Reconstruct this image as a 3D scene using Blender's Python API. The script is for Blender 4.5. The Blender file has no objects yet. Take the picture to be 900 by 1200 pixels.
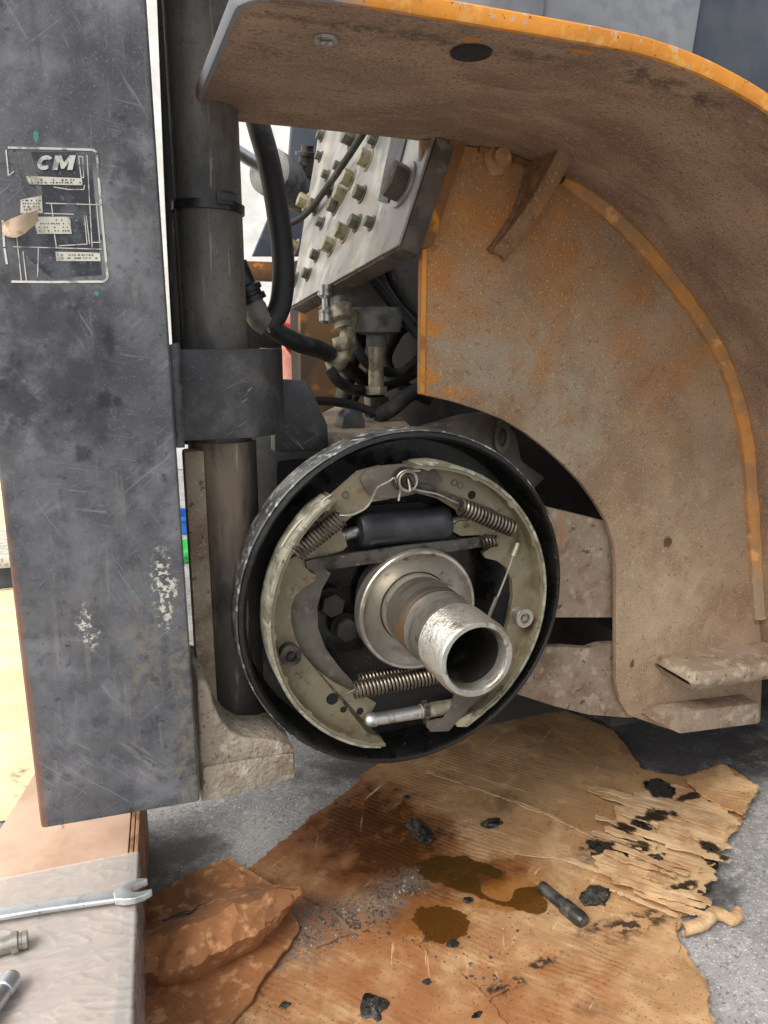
import bpy, bmesh, math, random
from mathutils import Vector, Matrix, noise as mnoise

S = bpy.context.scene
COL = S.collection
random.seed(7)
PI = math.pi

# ---------------------------------------------------------------- camera
F_PX, YAW, PITCH = 873.0, math.radians(20.5), math.radians(13.0)      # focal length for a 900 x 1200 frame
CF = Vector((math.sin(YAW) * math.cos(PITCH), math.cos(YAW) * math.cos(PITCH), -math.sin(PITCH)))
CR = Vector((math.cos(YAW), -math.sin(YAW), 0.0))
CU = CR.cross(CF)
ZC = 0.42                                                               # axle height above the floor
def ray(px, py): return CF + CR * ((px - 450.0) / F_PX) + CU * ((600.0 - py) / F_PX)
CAM = Vector((0, 0, ZC)) - ray(475, 705) * 0.74
cd = bpy.data.cameras.new('camera'); cam = bpy.data.objects.new('camera', cd); COL.objects.link(cam)
cd.sensor_fit = 'VERTICAL'; cd.sensor_height = 24.0; cd.sensor_width = 18.0; cd.lens = 24.0 * F_PX / 1200.0
cd.clip_start = 0.02; cd.clip_end = 200.0
cam.matrix_world = Matrix(((CR.x, CU.x, -CF.x, CAM.x), (CR.y, CU.y, -CF.y, CAM.y), (CR.z, CU.z, -CF.z, CAM.z), (0, 0, 0, 1)))
S.camera = cam

# ---------------------------------------------------------------- sky, sun, exposure
SUN_FROM = Vector((-0.72, -0.38, 0.90)).normalized()
w = bpy.data.worlds.new('World'); S.world = w; w.use_nodes = True
wn = w.node_tree; wn.nodes.clear()
sky = wn.nodes.new('ShaderNodeTexSky'); sky.sky_type = 'NISHITA'; sky.sun_disc = False
sky.sun_elevation = math.asin(SUN_FROM.z); sky.sun_rotation = math.atan2(SUN_FROM.x, SUN_FROM.y)
sky.air_density = 1.0; sky.dust_density = 4.0; sky.ozone_density = 1.0
hs = wn.nodes.new('ShaderNodeHueSaturation'); hs.inputs['Saturation'].default_value = 0.30   # thin cloud: a whiter sky
bg = wn.nodes.new('ShaderNodeBackground'); bg.inputs['Strength'].default_value = 0.15
wo = wn.nodes.new('ShaderNodeOutputWorld')
wn.links.new(sky.outputs[0], hs.inputs['Color']); wn.links.new(hs.outputs[0], bg.inputs['Color']); wn.links.new(bg.outputs[0], wo.inputs['Surface'])
sl = bpy.data.lights.new('sun', 'SUN'); sl.energy = 1.0; sl.angle = math.radians(30); sl.color = (1.0, 0.96, 0.90)
so = bpy.data.objects.new('sun', sl); COL.objects.link(so)
so.rotation_euler = (-SUN_FROM).to_track_quat('-Z', 'Y').to_euler()
S.view_settings.view_transform = 'Standard'; S.view_settings.look = 'None'
S.view_settings.exposure = 0.70; S.view_settings.gamma = 1.0; S.view_settings.use_curve_mapping = False

# ---------------------------------------------------------------- points: a place in the photograph met with a plane of the scene
def AY(px, py, y): r = ray(px, py); return CAM + r * ((y - CAM.y) / r.y)
def AX(px, py, x): r = ray(px, py); return CAM + r * ((x - CAM.x) / r.x)
def AZ(px, py, z): r = ray(px, py); return CAM + r * ((z - CAM.z) / r.z)
def AP(px, py, p, n): r = ray(px, py); return CAM + r * ((p - CAM).dot(n) / r.dot(n))
def nz(x, y=0.0, z=0.0): return mnoise.noise(Vector((x, y, z)))
def lerp(a, b, t): return a + (b - a) * t

# ---------------------------------------------------------------- mesh builder
class MB:
    def __init__(s): s.v = []; s.f = []
    def add(s, vs, fs):
        b = len(s.v); s.v += [Vector(v) for v in vs]; s.f += [tuple(i + b for i in f) for f in fs]; return s
    def box(s, x0, x1, y0, y1, z0, z1):
        return s.add([(x0,y0,z0),(x1,y0,z0),(x1,y1,z0),(x0,y1,z0),(x0,y0,z1),(x1,y0,z1),(x1,y1,z1),(x0,y1,z1)],
                     [(0,3,2,1),(4,5,6,7),(0,1,5,4),(1,2,6,5),(2,3,7,6),(3,0,4,7)])
    def prism(s, pts, d):                       # closed 3D outline pushed along d
        n = len(pts); d = Vector(d)
        a = [Vector(p) for p in pts]; b = [p + d for p in a]
        fs = [tuple(range(n)), tuple(range(2*n-1, n-1, -1))] + [(i, i+n, (i+1) % n + n, (i+1) % n) for i in range(n)]
        return s.add(a + b, fs)
    def tube(s, path, r, seg=12, caps=True):
        path = [Vector(p) for p in path]; n = len(path)
        R = r if isinstance(r, (list, tuple)) else [r] * n
        vs = []; fs = []; prev = None
        for i, p in enumerate(path):
            t = (path[min(i+1, n-1)] - path[max(i-1, 0)]).normalized()
            if prev is None:
                up = Vector((0, 0, 1)) if abs(t.z) < 0.9 else Vector((1, 0, 0)); a = t.cross(up).normalized()
            else:
                a = (prev - t * prev.dot(t)).normalized()
            prev = a; b = t.cross(a)
            vs += [p + (a * math.cos(2*PI*k/seg) + b * math.sin(2*PI*k/seg)) * R[i] for k in range(seg)]
        for i in range(n - 1):
            for k in range(seg):
                k2 = (k + 1) % seg
                fs.append((i*seg+k, i*seg+k2, (i+1)*seg+k2, (i+1)*seg+k))
        if caps: fs += [tuple(range(seg-1, -1, -1)), tuple((n-1)*seg+k for k in range(seg))]
        return s.add(vs, fs)
    def lathe(s, o, ax, prof, seg=48, jit=0.0):  # prof: (radius, distance along ax)
        o = Vector(o); ax = Vector(ax).normalized()
        up = Vector((0, 0, 1)) if abs(ax.z) < 0.9 else Vector((1, 0, 0))
        a = ax.cross(up).normalized(); b = ax.cross(a)
        vs = []; fs = []
        for (r, t) in prof:
            for k in range(seg):
                an = 2*PI*k/seg; rr = r + (jit * nz(math.cos(an)*3, math.sin(an)*3, t*60) if jit else 0)
                vs.append(o + ax * t + (a * math.cos(an) + b * math.sin(an)) * rr)
        for i in range(len(prof) - 1):
            for k in range(seg):
                k2 = (k + 1) % seg; fs.append((i*seg+k, i*seg+k2, (i+1)*seg+k2, (i+1)*seg+k))
        if prof[0][0] > 0: fs.append(tuple(range(seg-1, -1, -1)))
        if prof[-1][0] > 0: fs.append(tuple((len(prof)-1)*seg + k for k in range(seg)))
        return s.add(vs, fs)
    def ring(s, o, ax, prof, seg=96, jit=0.0):   # closed profile turned round the axis: no caps
        m = MB().lathe(o, ax, prof + [prof[0]], seg, jit)
        fs = [f for f in m.f if len(f) == 4]
        return s.add(m.v, fs)
    def grid(s, fn, nu, nv):
        vs = [fn(i / nu, j / nv) for j in range(nv + 1) for i in range(nu + 1)]
        return s.add(vs, [(j*(nu+1)+i, j*(nu+1)+i+1, (j+1)*(nu+1)+i+1, (j+1)*(nu+1)+i) for j in range(nv) for i in range(nu)])
    def shell(s, fn, nu, nv, th):                # a grid with thickness th along -normal (fn gives point)
        P = [[Vector(fn(i / nu, j / nv)) for i in range(nu + 1)] for j in range(nv + 1)]
        def nrm(i, j):
            du = P[j][min(i+1, nu)] - P[j][max(i-1, 0)]; dv = P[min(j+1, nv)][i] - P[max(j-1, 0)][i]
            n = du.cross(dv); return n.normalized() if n.length > 1e-12 else Vector((0, 0, 1))
        A = [P[j][i] for j in range(nv+1) for i in range(nu+1)]
        B = [P[j][i] - nrm(i, j) * th for j in range(nv+1) for i in range(nu+1)]
        n = len(A); q = lambda i, j: j*(nu+1)+i
        fs = []
        for j in range(nv):
            for i in range(nu):
                f = (q(i,j), q(i+1,j), q(i+1,j+1), q(i,j+1)); fs.append(f); fs.append(tuple(x+n for x in reversed(f)))
        edge = [q(i,0) for i in range(nu)] + [q(nu,j) for j in range(nv)] + [q(i,nv) for i in range(nu,0,-1)] + [q(0,j) for j in range(nv,0,-1)]
        for k in range(len(edge)):
            a, b = edge[k], edge[(k+1) % len(edge)]; fs.append((b, a, a+n, b+n))
        return s.add(A + B, fs)
    def build(s, name, mat, parent=None, bevel=0.0, smooth=35, seg=2, recalc=True):
        off = origin_of(parent)
        me = bpy.data.meshes.new(name)
        me.from_pydata([tuple(v - off) for v in s.v], [], s.f)
        if bevel or recalc:
            bm = bmesh.new(); bm.from_mesh(me)
            bmesh.ops.remove_doubles(bm, verts=bm.verts, dist=1e-6)
            bmesh.ops.recalc_face_normals(bm, faces=bm.faces)
            if bevel:
                es = [e for e in bm.edges if len(e.link_faces) == 2 and e.calc_face_angle(0) > math.radians(30)]
                bmesh.ops.bevel(bm, geom=es, offset=bevel, segments=seg, profile=0.6, affect='EDGES', clamp_overlap=True)
            bm.to_mesh(me); bm.free()
        me.shade_smooth(); me.set_sharp_from_angle(angle=math.radians(smooth))
        me.materials.append(mat if not isinstance(mat, str) else M[mat])
        o = bpy.data.objects.new(name, me); COL.objects.link(o)
        if parent is not None: o.parent = parent
        return o
ORI = {}
def origin_of(p):
    o = Vector((0, 0, 0))
    while p is not None:
        o = o + Vector(p.location); p = p.parent
    return o
def tag(o, label, cat, group=None):
    o['label'] = label; o['category'] = cat
    if group: o['group'] = group
    return o
def thing(name, loc, label, cat, group=None):
    e = bpy.data.objects.new(name, None); e.empty_display_size = 0.05; e.location = loc; COL.objects.link(e)
    return tag(e, label, cat, group)
def kind(o, k): o['kind'] = k; return o
def arc(c, r, a0, a1, n, y):                     # points on a circle in an upright plane (degrees)
    return [Vector((c[0] + r*math.cos(math.radians(lerp(a0, a1, i/n))), y, c[1] + r*math.sin(math.radians(lerp(a0, a1, i/n))))) for i in range(n+1)]
def smooth_path(pts, n=8):                       # Catmull-Rom through points
    pts = [Vector(p) for p in pts]; out = []
    for i in range(len(pts) - 1):
        p0 = pts[max(i-1, 0)]; p1 = pts[i]; p2 = pts[i+1]; p3 = pts[min(i+2, len(pts)-1)]
        for k in range(n):
            t = k / n
            out.append(0.5 * ((2*p1) + (p2-p0)*t + (2*p0-5*p1+4*p2-p3)*t*t + (3*p1-p0-3*p2+p3)*t*t*t))
    out.append(pts[-1]); return out
def helix(p0, p1, r, turns, wire, seg=14, ws=6):
    p0 = Vector(p0); p1 = Vector(p1); d = (p1 - p0); ax = d.normalized()
    up = Vector((0, 1, 0)) if abs(ax.y) < 0.8 else Vector((1, 0, 0)); a = ax.cross(up).normalized(); b = ax.cross(a)
    n = int(turns * seg); pts = []
    for i in range(n + 1):
        an = 2*PI*i/seg; pts.append(p0 + d*(i/n) + (a*math.cos(an) + b*math.sin(an)) * r)
    return MB().tube(pts, wire, ws)
def ragged(pts, step, amp, seed):
    out = []; n = len(pts)
    for i in range(n):
        a = Vector(pts[i][:2]); b = Vector(pts[(i+1) % n][:2]); L = (b-a).length; m = max(1, int(L/step)); t = (b-a)/max(L,1e-9); nn = Vector((-t.y, t.x))
        for k in range(m):
            p = a + (b-a)*(k/m)
            j = 0 if k == 0 else amp*(.8*nz(p.x*260, p.y*260, seed) + .9*nz(p.x*110, p.y*110, seed) + 1.2*nz(p.x*30, p.y*30, seed+5))
            out.append(p + nn*j)
    return out
def inside(p, poly):
    c = False; n = len(poly); j = n - 1
    for i in range(n):
        a, b = poly[i], poly[j]
        if (a.y > p.y) != (b.y > p.y) and p.x < (b.x-a.x)*(p.y-a.y)/(b.y-a.y)+a.x: c = not c
        j = i
    return c
def nearest(p, poly):
    best = None; n = len(poly)
    for i in range(n):
        a, b = poly[i], poly[(i+1) % n]; d = b-a; L = d.length_squared
        t = max(0, min(1, (p-a).dot(d)/L)) if L > 0 else 0
        q = a+d*t; e = (q-p).length_squared
        if best is None or e < best[0]: best = (e, q)
    return best[1]
def sheet(poly, cell, zf, th):                   # a flat piece with any outline, lying along the floor
    x0 = min(p.x for p in poly); x1 = max(p.x for p in poly); y0 = min(p.y for p in poly); y1 = max(p.y for p in poly)
    nx = int((x1-x0)/cell)+2; ny = int((y1-y0)/cell)+2; keep = set()
    for i in range(nx):
        for j in range(ny):
            if inside(Vector((x0+(i+.5)*cell, y0+(j+.5)*cell)), poly): keep.add((i, j))
    vid = {}; V = []; Fc = []; ec = {}
    def vert(i, j):
        if (i, j) not in vid:
            vid[(i, j)] = len(V); V.append(Vector((x0+i*cell, y0+j*cell)))
        return vid[(i, j)]
    for (i, j) in sorted(keep):
        q = (vert(i,j), vert(i+1,j), vert(i+1,j+1), vert(i,j+1)); Fc.append(q)
        for k in range(4):
            e = (q[k], q[(k+1)%4]); ec[e] = 1
    bnd = [e for e in ec if (e[1], e[0]) not in ec]
    for v in {x for e in bnd for x in e}: V[v] = nearest(V[v], poly)
    n = len(V)
    top = [Vector((p.x, p.y, zf(p.x, p.y) + th)) for p in V]; bot = [Vector((p.x, p.y, zf(p.x, p.y))) for p in V]
    fs = Fc + [tuple(x+n for x in reversed(f)) for f in Fc] + [(e[1], e[0], e[0]+n, e[1]+n) for e in bnd]
    return MB().add(top + bot, fs)
def hexprism(c, ax, r, h, rot=0.0):
    c = Vector(c); ax = Vector(ax).normalized(); up = Vector((0,0,1)) if abs(ax.z) < 0.9 else Vector((1,0,0))
    a = ax.cross(up).normalized(); b = ax.cross(a)
    return MB().prism([c + (a*math.cos(rot+k*PI/3) + b*math.sin(rot+k*PI/3))*r for k in range(6)], ax*h)
def lump(c, rx, ry, rz, seed, amp=0.35, sub=3):
    bm = bmesh.new(); bmesh.ops.create_icosphere(bm, subdivisions=sub, radius=1.0)
    m = MB(); vs = []
    for v in bm.verts:
        p = v.co; k = 1 + amp*nz(p.x*1.3+seed, p.y*1.3, p.z*1.3) + amp*0.6*nz(p.x*3.1, p.y*3.1+seed, p.z*3.1) + amp*.25*nz(p.x*7, p.y*7+seed, p.z*7)
        vs.append(Vector((c[0]+p.x*rx*k, c[1]+p.y*ry*k, c[2]+max(p.z*rz*k, -rz*.45))))
    m.add(vs, [tuple(v.index for v in f.verts) for f in bm.faces]); bm.free(); return m

# ---------------------------------------------------------------- materials
def lin(r, g, b):
    f = lambda c: c/12.92 if c <= 0.04045 else ((c+0.055)/1.055)**2.4
    return (f(r/255), f(g/255), f(b/255), 1.0)
M = {}
def mat(name, base, layers=(), rough=0.6, metal=0.0, bumps=(), spec=0.5, coat=0.0, var=0.12, flute=None):
    """layers: dicts c, s(scale), lo, hi, d(detail), st(stretch), a(strength), r(roughness), m(metal), at=(point, radii) limits it to a place"""
    m = bpy.data.materials.new(name); m.use_nodes = True; nt = m.node_tree; N = nt.nodes; L = nt.links
    B = N['Principled BSDF']; geo = N.new('ShaderNodeNewGeometry'); pos = geo.outputs['Position']
    def val(x): n = N.new('ShaderNodeValue'); n.outputs[0].default_value = x; return n.outputs[0]
    def noise(scale, det=4, st=None, dist=0.0, rot=None, rg=0.6, off=0.0):
        mp = N.new('ShaderNodeMapping'); L.new(pos, mp.inputs['Vector'])
        mp.inputs['Location'].default_value = (off, off*1.7, -off)
        vec = mp.outputs[0]
        if rot is not None: mp.inputs['Rotation'].default_value = rot
        if st is not None:
            m2 = N.new('ShaderNodeMapping'); m2.inputs['Scale'].default_value = st; L.new(vec, m2.inputs['Vector']); vec = m2.outputs[0]
        n = N.new('ShaderNodeTexNoise'); n.inputs['Scale'].default_value = scale; n.inputs['Detail'].default_value = det
        n.inputs['Roughness'].default_value = rg; n.inputs['Distortion'].default_value = dist
        L.new(vec, n.inputs['Vector']); return n.outputs['Fac']
    def maprange(x, lo, hi, a=0.0, b=1.0):
        n = N.new('ShaderNodeMapRange'); n.interpolation_type = 'SMOOTHSTEP'
        n.inputs['From Min'].default_value = lo; n.inputs['From Max'].default_value = hi
        n.inputs['To Min'].default_value = a; n.inputs['To Max'].default_value = b
        L.new(x, n.inputs['Value']); return n.outputs[0]
    def math2(op, x, y):
        n = N.new('ShaderNodeMath'); n.operation = op
        for i, q in enumerate((x, y)):
            if isinstance(q, (int, float)): n.inputs[i].default_value = q
            else: L.new(q, n.inputs[i])
        return n.outputs[0]
    def mixc(f, a, b):
        n = N.new('ShaderNodeMix'); n.data_type = 'RGBA'; L.new(f, n.inputs[0])
        for i, q in ((6, a), (7, b)):
            if isinstance(q, tuple): n.inputs[i].default_value = q
            else: L.new(q, n.inputs[i])
        return n.outputs[2]
    def mixf(f, a, b):
        n = N.new('ShaderNodeMix'); L.new(f, n.inputs[0])
        for i, q in ((2, a), (3, b)):
            if isinstance(q, (int, float)): n.inputs[i].default_value = q
            else: L.new(q, n.inputs[i])
        return n.outputs[0]
    col = base; ro = rough; me = metal; k = 0
    if var:
        f = maprange(noise(9, 4, off=3.1), 0.3, 0.7); dk = tuple(c*(1-var*1.6) for c in base[:3]) + (1,); lt = tuple(min(1, c*(1+var)) for c in base[:3]) + (1,)
        col = mixc(f, dk, lt)
    for ly in layers:
        k += 1.37
        f = None
        if ly.get('s'):
            if ly.get('vor'):
                mp = N.new('ShaderNodeMapping'); L.new(pos, mp.inputs['Vector']); mp.inputs['Location'].default_value = (k, k, k)
                if ly.get('rot'): mp.inputs['Rotation'].default_value = ly['rot']
                if ly.get('st'):
                    m2 = N.new('ShaderNodeMapping'); m2.inputs['Scale'].default_value = ly['st']; L.new(mp.outputs[0], m2.inputs[0]); vec = m2.outputs[0]
                else: vec = mp.outputs[0]
                v = N.new('ShaderNodeTexVoronoi'); v.inputs['Scale'].default_value = ly['s']; L.new(vec, v.inputs['Vector']); x = v.outputs['Distance']
            else:
                x = noise(ly['s'], ly.get('d', 4), ly.get('st'), ly.get('dist', 0.0), ly.get('rot'), ly.get('rg', 0.6), ly.get('off', k))
            f = maprange(x, ly.get('lo', 0.5), ly.get('hi', 0.6))
        if ly.get('at'):
            fm = None; es = ly.get('es', 30); ea = ly.get('ea', 0.9)
            wob = math2('MULTIPLY', math2('SUBTRACT', noise(es, 4, off=k), 0.5), ea*2)
            for (pt, rad) in ly['at']:
                sb = N.new('ShaderNodeVectorMath'); sb.operation = 'SUBTRACT'; L.new(pos, sb.inputs[0]); sb.inputs[1].default_value = tuple(pt)
                rr = rad if isinstance(rad, tuple) else (rad, rad, rad)
                ml = N.new('ShaderNodeVectorMath'); ml.operation = 'MULTIPLY'; L.new(sb.outputs[0], ml.inputs[0]); ml.inputs[1].default_value = tuple(1.0/q for q in rr)
                ln = N.new('ShaderNodeVectorMath'); ln.operation = 'LENGTH'; L.new(ml.outputs[0], ln.inputs[0])
                d = math2('ADD', ln.outputs['Value'], wob)
                g = maprange(d, ly.get('e0', 0.7), ly.get('e1', 1.0), 1.0, 0.0)
                fm = g if fm is None else math2('MAXIMUM', fm, g)
            f = fm if f is None else math2('MULTIPLY', f, fm)
        if ly.get('g'): f = math2('MULTIPLY', f, maprange(noise(ly['g'], 3, off=k+5.5), .47, .66))
        if ly.get('a', 1.0) != 1.0: f = math2('MULTIPLY', f, ly['a'])
        col = mixc(f, col, ly['c'])
        if 'r' in ly: ro = mixf(f, ro, ly['r'])
        if 'm' in ly: me = mixf(f, me, ly['m'])
    for inp, q in (('Base Color', col), ('Roughness', ro), ('Metallic', me)):
        if isinstance(q, (tuple, int, float)): B.inputs[inp].default_value = q
        else: L.new(q, B.inputs[inp])
    B.inputs['Specular IOR Level'].default_value = spec
    if coat: B.inputs['Coat Weight'].default_value = coat; B.inputs['Coat Roughness'].default_value = 0.15
    nrm = None
    for (sc, st, strength, dist, rot) in bumps:
        b = N.new('ShaderNodeBump'); b.inputs['Strength'].default_value = strength; b.inputs['Distance'].default_value = dist
        L.new(noise(sc, 3, st, 0.0, rot), b.inputs['Height'])
        if nrm is not None: L.new(nrm, b.inputs['Normal'])
        nrm = b.outputs[0]
    if flute:                                     # corrugation showing through the liner in patches
        ang, pitch, depth = flute
        mp = N.new('ShaderNodeMapping'); mp.inputs['Rotation'].default_value = (0, 0, -ang); L.new(pos, mp.inputs[0])
        wv = N.new('ShaderNodeTexWave'); wv.wave_type = 'BANDS'; wv.bands_direction = 'Y'; wv.inputs['Scale'].default_value = 2*PI/pitch/20.0
        wv.inputs['Distortion'].default_value = 4.5; wv.inputs['Detail'].default_value = 2; wv.inputs['Detail Scale'].default_value = .6; L.new(mp.outputs[0], wv.inputs['Vector'])
        hgt = math2('MULTIPLY', wv.outputs['Fac'], maprange(noise(8, 4, off=2.2), .42, .66, .05, 1.0))
        b = N.new('ShaderNodeBump'); b.inputs['Strength'].default_value = 1.0; b.inputs['Distance'].default_value = depth; L.new(hgt, b.inputs['Height'])
        if nrm is not None: L.new(nrm, b.inputs['Normal'])
        nrm = b.outputs[0]
    if nrm is not None: L.new(nrm, B.inputs['Normal'])
    M[name] = m; return m
G = lambda g, b=0: lin(g, g, g + b)
YW = 0.08                                        # inner wing wall
YM = -0.03                                       # face of the mast channel
pm = lambda x, y: AY(x, y, YM)
SC = lambda c, sc, ang, lo=.66, a=.6: dict(c=c, s=sc, st=(1, 1, .035), rot=(0, ang, 0), lo=lo, hi=lo+.06, a=a, d=2, dist=.15, g=14)
mat('mast_paint', lin(88, 89, 92), [
    dict(c=lin(56, 58, 64), s=8, st=(1.4, 1, .7), lo=.46, hi=.68, a=.8, d=8, dist=.5),
    dict(c=lin(136, 137, 140), s=17, lo=.48, hi=.70, a=.65, d=9),
    dict(c=lin(112, 104, 93), s=5, lo=.50, hi=.68, a=.5, d=8, off=9.3),
    dict(c=lin(60, 62, 68), s=70, lo=.50, hi=.64, a=.6, d=6),
    dict(c=lin(132, 131, 128), s=520, lo=.58, hi=.68, a=.4, d=3),
    SC(lin(150, 150, 150), 420, .5, .63, .4), SC(lin(155, 155, 155), 500, -.9, .63, .4), SC(lin(150, 150, 148), 460, 1.4, .63, .35), SC(lin(40, 42, 46), 300, .15, .64, .5),
    dict(c=lin(30, 32, 36), s=110, lo=.63, hi=.70, a=.7, d=5),
    dict(c=lin(175, 175, 172), s=600, vor=1, lo=.15, hi=.05, a=.35, g=12),
    dict(c=lin(122, 124, 127), at=[(pm(110, 640), (.085, .1, .14)), (pm(90, 850), (.09, .1, .09)), (pm(60, 60), (.05, .1, .06)), (pm(165, 330), (.03, .1, .06))], s=36, lo=.36, hi=.66, d=8, es=14, ea=.9, e0=.1, e1=1.2, a=.5),
    dict(c=lin(44, 45, 48), s=60, st=(1, 1, .12), lo=.52, hi=.66, a=.6, d=6, g=6), dict(c=lin(136, 134, 128), s=150, st=(1, 1, .06), lo=.58, hi=.68, a=.5, d=4, g=8),
    dict(c=lin(34, 35, 40), at=[(pm(45, 385), (.05, .1, .07)), (pm(75, 450), (.045, .1, .05)), (pm(150, 200), (.012, .1, .035)), (pm(105, 500), (.03, .1, .025)), (pm(120, 395), (.012, .1, .02))], es=60, ea=1.6, e0=.1, e1=1., a=.6),
    dict(c=lin(26, 27, 31), at=[(pm(121, 468), (.008, .1, .009)), (pm(96, 532), (.009, .1, .010)), (pm(138, 470), (.004, .1, .005)), (pm(16, 465), (.02, .1, .03)), (pm(128, 400), (.006, .1, .014))], es=160, ea=.9, e0=.4, e1=1., a=.7, r=.5),
    dict(c=lin(208, 203, 188), at=[(pm(192, 690), (.014, .1, .045)), (pm(103, 737), (.010, .1, .024))], s=260, lo=.48, hi=.56, d=6, es=110, ea=1.1, e0=.3, e1=.9, a=.9),
    dict(c=lin(124, 115, 100), at=[(pm(165, 760), (.02, .1, .06)), (pm(215, 800), (.015, .1, .09)), (pm(225, 905), (.02, .1, .05))], s=110, lo=.42, hi=.6, d=6, es=60, ea=1., e0=.3, e1=1.1, a=.7),
    dict(c=lin(150, 150, 148), at=[(pm(120, 905), (.08, .1, .04))], s=300, st=(1, 1, .06), rot=(0, .8, 0), lo=.54, hi=.66, d=3, e0=.1, e1=1.1, a=.45),
    dict(c=lin(136, 92, 62), at=[((-.3415, YM, .30), (.0052, .2, .34))], es=90, ea=.6, e0=.4, e1=1., a=.6),
    dict(c=lin(60, 140, 120), at=[(pm(42, 159), (.002, .1, .004)), (pm(113, 344), (.002, .1, .002)), (pm(155, 694), (.002, .1, .002))], es=300, ea=.5, a=.8),
], rough=.62, bumps=[(160, None, .3, .0012, None), (22, None, .25, .004, None), (700, None, .2, .0005, None)])
mat('black_paint', lin(52, 53, 54), [
    dict(c=lin(104, 102, 98), s=24, lo=.46, hi=.68, a=.6, d=9),
    dict(c=lin(24, 25, 27), s=12, lo=.46, hi=.6, a=.8, d=6),
    dict(c=lin(130, 128, 122), s=480, lo=.60, hi=.70, a=.35),
    dict(c=lin(158, 154, 144), s=650, vor=1, lo=.14, hi=.05, a=.4, g=14), SC(lin(150, 148, 144), 420, .7), SC(lin(140, 138, 134), 420, -1.)], rough=.45, bumps=[(90, None, .25, .0015, None), (500, None, .15, .0005, None)])
mat('cylinder_paint', lin(82, 81, 79), [
    dict(c=lin(124, 117, 106), s=10, st=(1, 1, .35), lo=.44, hi=.66, a=.7, d=9),
    dict(c=lin(40, 41, 43), s=16, st=(1, 1, .4), lo=.48, hi=.62, a=.75, d=7),
    dict(c=lin(160, 148, 130), s=240, st=(1, 1, .06), lo=.62, hi=.70, a=.55),
    dict(c=lin(160, 152, 138), s=320, vor=1, lo=.14, hi=.06, a=.6), dict(c=lin(60, 58, 54), s=200, lo=.56, hi=.66, a=.5)], rough=.52, bumps=[(120, None, .25, .0015, None), (500, None, .2, .0006, None)])
mat('lower_cylinder_paint', lin(62, 58, 54), [
    dict(c=lin(132, 114, 94), s=16, st=(1, 1, .2), lo=.46, hi=.64, a=.85, d=8),
    dict(c=lin(24, 23, 22), s=18, st=(1, 1, .5), lo=.5, hi=.6, a=.8, d=6),
    dict(c=lin(170, 158, 136), s=160, st=(1, 1, .08), lo=.62, hi=.70, a=.6)], rough=.5, bumps=[(120, None, .35, .0015, None)])
mat('dusty_casting', lin(150, 139, 122), [
    dict(c=lin(116, 101, 82), s=24, lo=.46, hi=.64, a=.75, d=9),
    dict(c=lin(178, 170, 156), s=60, lo=.52, hi=.66, a=.6, d=8),
    dict(c=lin(92, 76, 60), s=140, lo=.60, hi=.68, a=.7)], rough=.95, bumps=[(70, None, .9, .005, None), (260, None, .8, .002, None)])
pw = lambda x, y: AY(x, y, YW)
ORG = lin(206, 130, 30); ORG2 = lin(226, 146, 48)
mat('wing_wall', lin(164, 142, 118), [
    dict(c=lin(136, 108, 82), s=8, lo=.40, hi=.64, a=.75, d=8),
    dict(c=lin(178, 152, 122), s=30, lo=.48, hi=.68, a=.5, d=8),
    dict(c=lin(178, 118, 50), at=[(pw(630, 310), (.22, .3, .19)), (pw(760, 380), (.13, .3, .17))], s=14, lo=.30, hi=.76, d=5, es=10, ea=.8, e0=.1, e1=1.15, a=.85),
    dict(c=lin(188, 120, 38), at=[(pw(515, 320), (.055, .3, .12)), (pw(560, 235), (.07, .3, .10)), (pw(660, 228), (.09, .3, .035))], s=22, lo=.22, hi=.66, d=5, es=24, ea=.8, e0=.1, e1=1.2, a=.85, r=.6),
    dict(c=lin(164, 151, 130), at=[(pw(565, 430), (.10, .3, .05)), (pw(660, 500), (.07, .3, .08)), (pw(525, 405), (.035, .3, .025))], s=40, lo=.28, hi=.60, d=9, es=30, ea=1., e0=.3, e1=1.15, a=.85),
    dict(c=lin(198, 126, 36), at=[(pw(500, 447), (.022, .3, .022)), (pw(530, 460), (.035, .3, .008)), (pw(506, 385), (.026, .3, .012))], s=90, lo=.36, hi=.5, es=80, ea=1.2, e0=.3, e1=1., r=.5, a=.9),
    dict(c=lin(188, 168, 142), at=[(pw(790, 700), (.10, .3, .16))], s=26, lo=.35, hi=.65, d=8, e0=.1, e1=1.2, es=14, a=.6),
    dict(c=lin(108, 88, 70), s=420, lo=.55, hi=.66, a=.6, d=3),
    dict(c=lin(210, 192, 164), s=420, lo=.60, hi=.68, a=.65, d=3),
    dict(c=lin(112, 84, 58), s=150, lo=.60, hi=.68, a=.5, d=4),
    SC(lin(210, 178, 130), 300, .8, .66, .5), SC(lin(200, 175, 138), 330, 1.5, .67, .5),
    dict(c=lin(84, 58, 36), at=[(pw(782, 636), (.0085, .2, .0085)), (pw(552, 497), (.007, .2, .005)), (pw(741, 778), (.004, .2, .006))], es=150, ea=.7, e0=.6, e1=.95, a=.9)],
    rough=.88, bumps=[(420, None, .4, .0010, None), (34, None, .3, .004, None)])
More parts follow.
